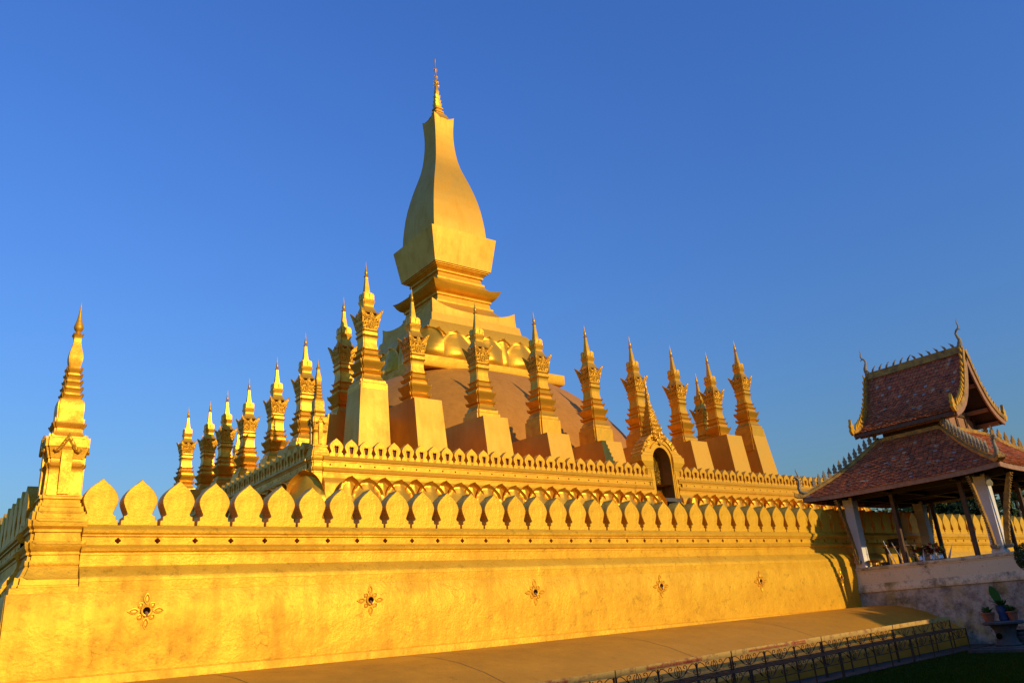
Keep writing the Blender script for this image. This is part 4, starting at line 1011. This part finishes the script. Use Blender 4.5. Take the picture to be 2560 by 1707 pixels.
def bouquet(x, y, s, label, cols, n=26):
    r = empty('flower_arrangement', (x, y, 1.16), label, 'flowers')
    m = MB(); m.lathe([(0, 0), (.09*s, 0), (.12*s, .06*s), (.10*s, .20*s), (.13*s, .24*s), (.08*s, .22*s), (0, .2*s)], 14); m.build('vase', 'silver_foil', r, smooth=30)
    for nm, mt, cnt, zz in cols:
        m = MB()
        for i in range(cnt):
            a = random.random()*2*PI; rr = random.random()**.6*.30*s; z = zz*s+random.uniform(-.16, .16)*s
            p = Vector((rr*math.cos(a), rr*math.sin(a), z))
            for k in range(6):
                q = 2*PI*k/6; d = Vector((math.cos(q), math.sin(q), .35+.3*(k % 2)))*.075*s; e = Vector((-math.sin(q), math.cos(q), 0))*.042*s
                m.face([p, p+d*.6+e, p+d, p+d*.6-e])
        m.build(nm, mt, r)
    m = MB()
    for i in range(n):
        a = random.random()*2*PI; p = Vector((0, 0, .2*s)); q = Vector((.3*s*math.cos(a), .3*s*math.sin(a), random.uniform(.3, .7)*s)); e = Vector((-math.sin(a), math.cos(a), 0))*.035*s
        mid = (p+q)/2+Vector((0, 0, .06*s)); m.face([p, mid+e, q, mid-e])
    m.build('leaves', 'plant', r); return r
bouquet(30.42, -3.05, 1.05, 'leftmost flower arrangement on the pavilion ledge, red and white blooms by the brown post', [('red_blooms', 'red_flower', 34, .40), ('white_blooms', 'white_flower', 16, .33)])
bouquet(30.55, -3.45, 1.15, 'middle flower arrangement on the pavilion ledge, mostly dark red blooms', [('red_blooms', 'red_flower', 46, .42), ('white_blooms', 'white_flower', 12, .30)])
bouquet(30.40, -3.85, .95, 'right hand flower arrangement on the pavilion ledge, with silver foil and leaves', [('white_blooms', 'white_flower', 22, .36), ('red_blooms', 'red_flower', 26, .46)])
for i, (x, y, h, ti, lab) in enumerate(((30.33, -3.2, .75, .1, 'short silver foil cone among the left flowers in the pavilion'), (30.3, -3.62, .62, .25, 'small tilted silver foil cone in front of the middle flowers in the pavilion'), (30.42, -4.15, .8, .45, 'slim silver foil cone leaning by the right flowers in the pavilion'))):
    m = MB(); m.lathe([(.0, 0), (.05, 0), (.04, .1), (.014, h*.6), (.002, h*.85)], 10); o = place(m, 'foil_cone', 'silver_foil', (x, y, 1.16), lab, 'offering', smooth=40); o.rotation_euler = (ti, 0, 0)

# ------------------------------------------------------------------ iron candle racks with painted donor bands
def scroll_bay(m, L, h, fr):
    r = .009
    def tb(pts, rr=r): m.tube([fr(a, b) for a, b in pts], rr, 5)
    for s in (-1, 1):
        c = L/2
        X = lambda x: c+s*x
        tb([(X(p.x), p.y) for p in bez((.02, .03*h, 0), (.24*L, .10*h, 0), (.28*L, .95*h, 0), (.42*L, .97*h, 0), 10)]+[(X(p.x), p.y) for p in bez((.42*L, .97*h, 0), (.47*L, .97*h, 0), (.49*L, .8*h, 0), (.495*L, .6*h, 0), 5)])
        tb([(X(p.x), p.y) for p in bez((.17*L, .34*h, 0), (.27*L, .55*h, 0), (.26*L, .95*h, 0), (.19*L, .93*h, 0), 8)]+[(X(p.x), p.y) for p in bez((.19*L, .93*h, 0), (.14*L, .9*h, 0), (.15*L, .68*h, 0), (.19*L, .72*h, 0), 6)])
        tb([(X(p.x), p.y) for p in bez((.49*L, .06*h, 0), (.42*L, .05*h, 0), (.38*L, .40*h, 0), (.43*L, .42*h, 0), 7)]+[(X(p.x), p.y) for p in bez((.43*L, .42*h, 0), (.47*L, .42*h, 0), (.47*L, .28*h, 0), (.44*L, .27*h, 0), 5)])
        tb([(X(p.x), p.y) for p in bez((0, .08*h, 0), (.11*L, .2*h, 0), (.11*L, .75*h, 0), (.05*L, .90*h, 0), 8)])
        tb([(X(p.x), p.y) for p in bez((0, .12*h, 0), (.07*L, .3*h, 0), (-.02*L, .5*h, 0), (.035*L, .62*h, 0), 8)]+[(X(.035*L), .62*h), (X(.02*L), .80*h), (X(0), .97*h)])
RL = 4.5; TZ = .68
def make_rack():
    r = empty('candle_rack', (0, 0, 0), 'x', 'rack', 'iron candle racks along the foot of the wall'); bay = RL/3
    for y, h0 in ((0, TZ+.30), (-.47, TZ-.02)):
        for k in range(4):
            m = MB(); x = min(max(k*bay, .03), RL-.03); m.box(x-.015, x+.015, y-.015, y+.015, 0, h0); m.build('post', 'iron', r)
    m = MB(); m.box(.015, RL-.015, -.03, .012, TZ+.275, TZ+.40); m.build('painted_band', 'band', r)
    for y, z in ((0, TZ), (-.47, TZ-.02), (-.47, TZ-.29)):
        m = MB(); m.box(0, RL, y-.012, y+.012, z-.011, z+.011); m.build('rail', 'iron', r)
    m = MB()
    for k in range(6): m.box(0.02, RL-.02, -.45+k*.08, -.45+k*.08+.022, TZ-.025, TZ-.012)
    for k in range(1, 6): m.box(k*RL/6-.012, k*RL/6+.012, -.46, -.005, TZ-.0125, TZ-.006)
    m.build('tray_bars', 'iron', r)
    for y, z0, h in ((0, TZ+.02, .255), (-.47, TZ-.275, .25)):
        for k in range(3):
            m = MB(); scroll_bay(m, bay-.04, h, lambda a, b: (k*bay+.02+a, y, z0+b)); m.build('scroll_panel', 'iron', r)
    return r
def inscription(parent, x0, x1, zc, hh, lines, rnd):
    m = MB(); y = -.0345
    for ln in range(lines):
        lh = hh/lines*.8; z0 = zc+hh/2-(ln+1)*hh/lines; x = x0
        while x < x1:
            w = rnd.uniform(.55, .95)*lh*.8; t = lh*.13
            def st(pts):
                for (a, b), (c, d) in zip(pts[:-1], pts[1:]):
                    dx, dz = c-a, d-b; L = math.hypot(dx, dz) or 1; nx, nz = -dz/L*t/2, dx/L*t/2
                    m.face([(a+nx, y, b+nz), (c+nx, y, d+nz), (c-nx, y, d-nz), (a-nx, y, b-nz)])
            k = rnd.randrange(6); b = z0
            loop = [(x+w*.28+w*.2*math.cos(q), b+lh*.25+lh*.2*math.sin(q)) for q in [2*PI*i/7 for i in range(8)]]
            if k == 0: st(loop); st([(x+w*.48, b+lh*.25), (x+w*.5, b+lh*.7), (x+w*.75, b+lh*.95), (x+w*.95, b+lh*.7), (x+w*.95, b)])
            elif k == 1: st([(x, b+lh*.9), (x+w*.15, b+lh*.1), (x+w*.45, b), (x+w*.55, b+lh*.8)]); st([(x+w*.55, b+lh*.8), (x+w*.9, b+lh*.95), (x+w*.92, b)])
            elif k == 2: st(loop); st([(x+w*.1, b+lh*.4), (x+w*.1, b+lh*.9), (x+w*.9, b+lh*.9), (x+w*.9, b)])
            elif k == 3: st([(x+w*.1, b+lh*.2), (x+w*.3, b), (x+w*.6, b+lh*.2), (x+w*.4, b+lh*.6), (x+w*.2, b+lh*.9), (x+w*.7, b+lh), (x+w*.9, b+lh*.5), (x+w*.9, b)])
            elif k == 4: st(loop); st([(x+w*.5, b), (x+w*.5, b+lh*.95), (x+w*.85, b+lh*.6), (x+w*.95, b+lh*.95)])
            else: st([(x, b), (x+w*.1, b+lh*.85), (x+w*.5, b+lh*.95), (x+w*.85, b+lh*.85), (x+w*.9, b)]); st([(x+w*.4, b+lh*.3), (x+w*.6, b+lh*.45)])
            if rnd.random() < .4: st([(x+w*.2, b+lh*1.08), (x+w*.5, b+lh*1.2), (x+w*.8, b+lh*1.1)])
            x += w*1.18
    m.build('inscription', 'red_paint', parent)
rk = make_rack(); JX = [3.76, 8.25, 12.5, 17.0, 21.75]; JZ = [-1.10, -1.08, -1.02, -.98, -.935, -.90]
RLAB = ['nearest candle rack with a grimy yellow band, cut by the bottom edge of the photo', 'candle rack whose rusty yellow band carries the long bright red line of writing', 'candle rack whose orange band carries a faded red line and a two row block',
        'candle rack with a bare streaked yellow band, fourth along from the left', 'farthest candle rack with a peeling plain yellow band, ending near the pavilion']
rnd = random.Random(3)
for i in range(5):
    x0, x1 = JX[i]+.02, (JX+[26.7])[i+1]
    o = rk if i == 0 else copy_tree(rk)
    y0, y1 = -5.95+(x0-21.9)*.115, -5.95+(x1-21.9)*.115; z0, z1 = JZ[i], JZ[i+1]
    L = math.dist((x0, y0, z0), (x1, y1, z1))
    o.location = (x0, y0, z0-(TZ+.40)); o.rotation_euler = (0, -math.asin((z1-z0)/L), math.atan2(y1-y0, x1-x0)); o.scale = (L/RL, 1, 1)
    o['label'] = RLAB[i]
racks = [o for o in bpy.data.objects if o.type == 'EMPTY' and o.name.startswith('candle_rack')]
racks.sort(key=lambda o: o.location.x)
inscription(racks[0], 2.3, 3.1, TZ+.337, .06, 1, rnd)
inscription(racks[1], 1.05, 3.2, TZ+.335, .075, 1, rnd)
inscription(racks[2], .75, 2.6, TZ+.337, .06, 1, rnd); inscription(racks[2], 2.85, 3.6, TZ+.337, .10, 2, rnd)

# ------------------------------------------------------------------ pots, stone table, topiary, slab by the pavilion
m = MB(); m.box(-2.0, 2.2, -1.3, .9, 0, .10); m.box(-1.7, 2.1, -1.15, .75, .10, .13)
o = place(m, 'stone_slab', 'stone', (27.4, -7.3, GZ), 'low dark stone slab under the potted plants beside the lawn', 'slab')
t = empty('stone_table', (26.62, -7.2, GZ+.12), 'squat grey stone table with a round hole in its pedestal, carrying potted plants', 'table')
m = MB(); m.lathe([(.0, .68), (.58, .68), (.62, .71), (.62, .76), (.57, .79), (0, .79)], 24); m.build('table_top', 'stone', t, smooth=30)
m = MB(); m.lathe([(.40, 0), (.42, .05), (.34, .12), (.30, .3), (.33, .5), (.42, .64), (.42, .69)], 18); m.build('pedestal', 'stone', t, smooth=40)
m = MB(); m.rings([[(-.31-.02, .10+r*math.cos(q), .33+r*math.sin(q)) for q in [2*PI*k/14 for k in range(14)]] for r in (.10, .085)], True, False, True); m.build('pedestal_hole_shade', 'dark', t)  # flat disc coloured near black for the shade inside the opening
TT = GZ+.12+.79
def leaf_blade(m, base, d, L, w, droop, side=None, n=7):
    d = Vector(d).normalized(); s = Vector(side).normalized() if side else d.cross(Vector((0, 0, 1))).normalized(); R = []
    for i in range(n+1):
        f = i/n; p = Vector(base)+d*L*f*(1-.15*f)+Vector((0, 0, -droop*f*f)); ww = w*math.sin(PI*min(.999, f*.93+.05))**.8
        R.append([p-s*ww+Vector((0, 0, ww*.25)), p, p+s*ww+Vector((0, 0, ww*.25))])
    m.rings(R, closed=False)
def pot(name, loc, label, prof, mat, leaves):
    r = empty('potted_plant', loc, label, 'potted plant')
    m = MB(); m.lathe(prof, 20); m.build('pot', mat, r, smooth=40)
    m = MB()
    for a in leaves: leaf_blade(m, *a)
    m.build('leaves', 'plant', r, smooth=60); return r
rr = random.Random(5)
def bushy(z, n, L, w): return [((rr.uniform(-.05, .05), rr.uniform(-.05, .05), z), (rr.uniform(-1, 1), rr.uniform(-1, 1), rr.uniform(.3, 1.6)), L*rr.uniform(.6, 1.1), w, rr.uniform(.0, .12)) for _ in range(n)]
pot('p', (26.35, -6.9, TT), 'small leafy plant in a terracotta pot, left on the stone table', [(0, 0), (.13, 0), (.19, .24), (.215, .25), (.215, .30), (.19, .30), (0, .27)], 'terracotta', bushy(.27, 60, .34, .035))
pot('p', (26.75, -7.22, TT), 'plant with one big upright leaf in a dark blue jar on the stone table', [(0, 0), (.15, 0), (.17, .08), (.15, .2), (.19, .36), (.17, .46), (.19, .5), (.15, .5), (0, .46)], 'blue_glaze',
    [((0, 0, .44), (-.15, .42, 1.6), .85, .14, .0, (.35, -.88, .25)), ((0, 0, .44), (-.5, .9, .9), .55, .08, .05), ((0, 0, .44), (.3, -.6, .9), .5, .08, .08)]+bushy(.45, 40, .4, .035))
pot('p', (26.72, -7.52, TT), 'dark leafy plant in a terracotta pot at the right end of the stone table', [(0, 0), (.11, 0), (.16, .24), (.19, .25), (.19, .30), (.16, .30), (0, .27)], 'terracotta', bushy(.27, 50, .36, .035))
t = empty('offering_stand', (27.0, -7.55, GZ+.12), 'low stacked stone stand holding a bowl of orange petals at the right edge', 'stand')
m = MB(); m.lathe([(.24, 0), (.26, .08), (.2, .12), (.26, .18), (.27, .26), (.2, .30), (.24, .36), (.22, .42), (0, .42)], 16); m.build('pedestal', 'stone', t, smooth=40)
m = MB(); m.lathe([(0, .42), (.12, .42), (.23, .48), (.25, .5), (.22, .49), (0, .46)], 16); m.build('bowl', 'silver', t, smooth=40)
m = MB()
for i in range(60):
    a = rr.random()*2*PI; q = rr.random()**.5*.16; p = Vector((q*math.cos(a), q*math.sin(a), .49+rr.random()*.07)); e = Vector((rr.uniform(-1, 1), rr.uniform(-1, 1), rr.uniform(-.3, 1)))*.04
    f_ = Vector((e.y, -e.x, .01)); m.face([p, p+e+f_*.5, p+e*1.5, p+e-f_*.5])
m.build('petals', 'orange', t)

def leaf_cloud(m, c, rx, ry, rz, n, size, shell=.55, rnd=random):
    for _ in range(n):
        d = Vector((rnd.gauss(0, 1), rnd.gauss(0, 1), rnd.gauss(0, 1))).normalized(); q = (shell+(1-shell)*rnd.random()**.6)
        p = Vector(c)+Vector((d.x*rx*q, d.y*ry*q, d.z*rz*q))
        nrm = (d+Vector((rnd.uniform(-.8, .8), rnd.uniform(-.8, .8), rnd.uniform(-.4, .9)))).normalized()
        a = nrm.orthogonal().normalized(); a = (a*math.cos(0)+nrm.cross(a)*rnd.uniform(-1.5, 1.5)).normalized(); b = nrm.cross(a)
        L = size*rnd.uniform(.6, 1.3)
        m.face([p-a*L, p+b*L*.45+nrm*L*.08, p+a*L, p-b*L*.45+nrm*L*.08])
t = empty('topiary_tree', (28.35, -7.95, GZ), 'clipped topiary with a dark green ball above flat leaf discs at the right edge', 'tree')
m = MB(); m.tube([(0, 0, 0), (.03, .02, .8), (-.02, 0, 1.7), (0, 0, 2.6), (0, 0, 3.0)], [.07, .06, .05, .04, .03], 8); m.build('trunk', 'bark', t, smooth=50)
for nm, cz, rx, rz, n in (('leaf_ball', 2.90, .53, .53, 5200), ('leaf_disc', 2.13, .36, .11, 1500), ('leaf_disc', 1.73, .36, .13, 1500), ('leaf_disc', 1.30, .40, .13, 1700), ('leaf_disc', .98, .46, .16, 1900)):
    m = MB(); leaf_cloud(m, (0, 0, cz), rx, rx, rz, n, .035, .75); o = m.build(nm, 'leaf_dark', t)

# ------------------------------------------------------------------ trees
def make_tree(loc, H, R, label, n=3600, size=.33, mat='leaf', seed=1, low=.3, group=None, name='leafy_tree'):
    rnd = random.Random(seed); r = empty(name, loc, label, 'tree', group)
    m = MB(); m.tube([(0, 0, 0), (rnd.uniform(-.2, .2), rnd.uniform(-.2, .2), H*.3), (rnd.uniform(-.4, .4), rnd.uniform(-.4, .4), H*.62), (0, 0, H*.85)], [.035*H, .026*H, .015*H, .004*H], 8)
    cl = []
    for k in range(11):
        a = rnd.random()*2*PI; q = rnd.uniform(.35, .8)*R; z = rnd.uniform(low+.15, .9)*H
        f = 1-abs((z/H-.6))*.9; c = (q*f*math.cos(a), q*f*math.sin(a), z); cl.append((c, R*rnd.uniform(.32, .52)))
        m.tube([(0, 0, z*.62), (c[0]*.5, c[1]*.5, z*.82), c], [.014*H, .009*H, .003*H], 5)
    cl.append(((0, 0, H*.86), R*.45)); cl.append(((0, 0, H*.62), R*.5))
    m.build('trunk', 'bark', r, smooth=50)
    m = MB()
    for c, q in cl: leaf_cloud(m, c, q, q, q*.8, n//len(cl), size, .3, rnd)
    m.build('crown', mat, r); return r
make_tree((79, 21.5, GZ), 12.5, 5.5, 'olive green leafy tree behind the far wall, seen between the pavilion posts', 5200, .30, 'leaf', 11, .35)
make_tree((81, 15.8, GZ), 12.2, 4.6, 'dark green tree behind the far wall, just left of the near pillar', 4600, .30, 'leaf_dark', 12, .3)
make_tree((96, 26, GZ), 13.5, 5.0, 'thin airy tree with sky showing through, behind the dark inner post', 1700, .28, 'leaf_dark', 13, .3)
make_tree((86, 10.0, GZ), 11.0, 5.0, 'low dark bushy tree under the palm at the right edge', 4600, .3, 'leaf_dark', 14, .2)
def make_palm(loc, H, label, seed=2):
    rnd = random.Random(seed); r = empty('palm_tree', loc, label, 'tree')
    m = MB(); m.tube([(0, 0, 0), (.2, 0, H*.5), (0, 0, H)], [.28, .2, .16], 8); m.build('trunk', 'bark', r, smooth=50)
    m = MB()
    for k in range(22):
        a = 2*PI*k/22+rnd.uniform(-.1, .1); e = rnd.uniform(-.2, 1.1); L = rnd.uniform(3.0, 4.0); d = Vector((math.cos(a)*math.cos(e), math.sin(a)*math.cos(e), math.sin(e)))
        pts = [Vector((0, 0, H))+d*L*f+Vector((0, 0, -1.9*f*f*math.cos(e))) for f in [i/14 for i in range(15)]]
        m.tube(pts, [.04*(1-i/15)+.008 for i in range(15)], 4)
        s = Vector((-math.sin(a), math.cos(a), 0))
        for i in range(1, 15):
            t_ = (pts[i]-pts[i-1]).normalized()
            for sg in (-1, 1):
                for h_ in (0, .5):
                    p = pts[i-1].lerp(pts[i], h_); l = .75*math.sin(PI*(i+h_)/15.5)+.15; q = p+(s*sg*.8+t_*.5+Vector((0, 0, -.45))).normalized()*l
                    m.face([p-t_*.03, q, p+t_*.03])
    m.build('fronds', 'leaf', r); return r
make_palm((80, 11.8, GZ), 9.6, 'palm tree with drooping fronds under the pavilion eave at the right edge')
# trees south of the lawn: outside the frame, they throw the evening shade over lawn and pavilion base
for i, (x, y, H, R) in enumerate(((34.6, -39, 13.4, 3.6), (38.5, -38, 15.2, 4.8), (43, -37.5, 15.4, 5.0), (47.5, -38, 15.2, 5.0), (52.5, -37, 15.0, 5.0))):
    make_tree((x, y, GZ), H, R, 'leafy tree standing across the lawn, its shade falling over the grass', 8000, .5, 'leaf', 30+i, -.1, 'trees across the lawn', 'shade_tree')

cg = empty('shade_gallery', (10, -37.4, GZ), 'long unseen cloister gallery with a tiled roof, added across the lawn to shade the grass', 'building', None, math.atan(.115))  # added out of view; ridge height and angle set to shade kerb and lawn
m = MB(); m.box(-34, 21.5, -2.6, -2.3, 0, 5.2); m.box(-34, 21.5, 2.3, 2.5, 0, 1.1); m.build('gallery_wall', 'white_mid', cg)
for i in range(15):
    m = MB(); m.box(-33.6+i*3.9, -33.2+i*3.9, 2.2, 2.6, 1.1, 5.2); m.build('gallery_pillar', 'white_clean', cg)
m = MB(); m.rings([[(x, -4.0, 4.9), (x, -2.4, 6.4), (x, 0, 9.95), (x, 2.4, 6.4), (x, 4.0, 4.9), (x, 3.9, 4.75), (x, 2.3, 6.2), (x, 0, 9.7), (x, -2.3, 6.2), (x, -3.9, 4.75)] for x in (-35, 22.3)]); m.build('gallery_roof', 'terracotta', cg)
m = MB(); m.box(-35.1, 22.4, -.12, .12, 9.85, 10.05); m.build('ridge_cap', 'white_mid', cg)
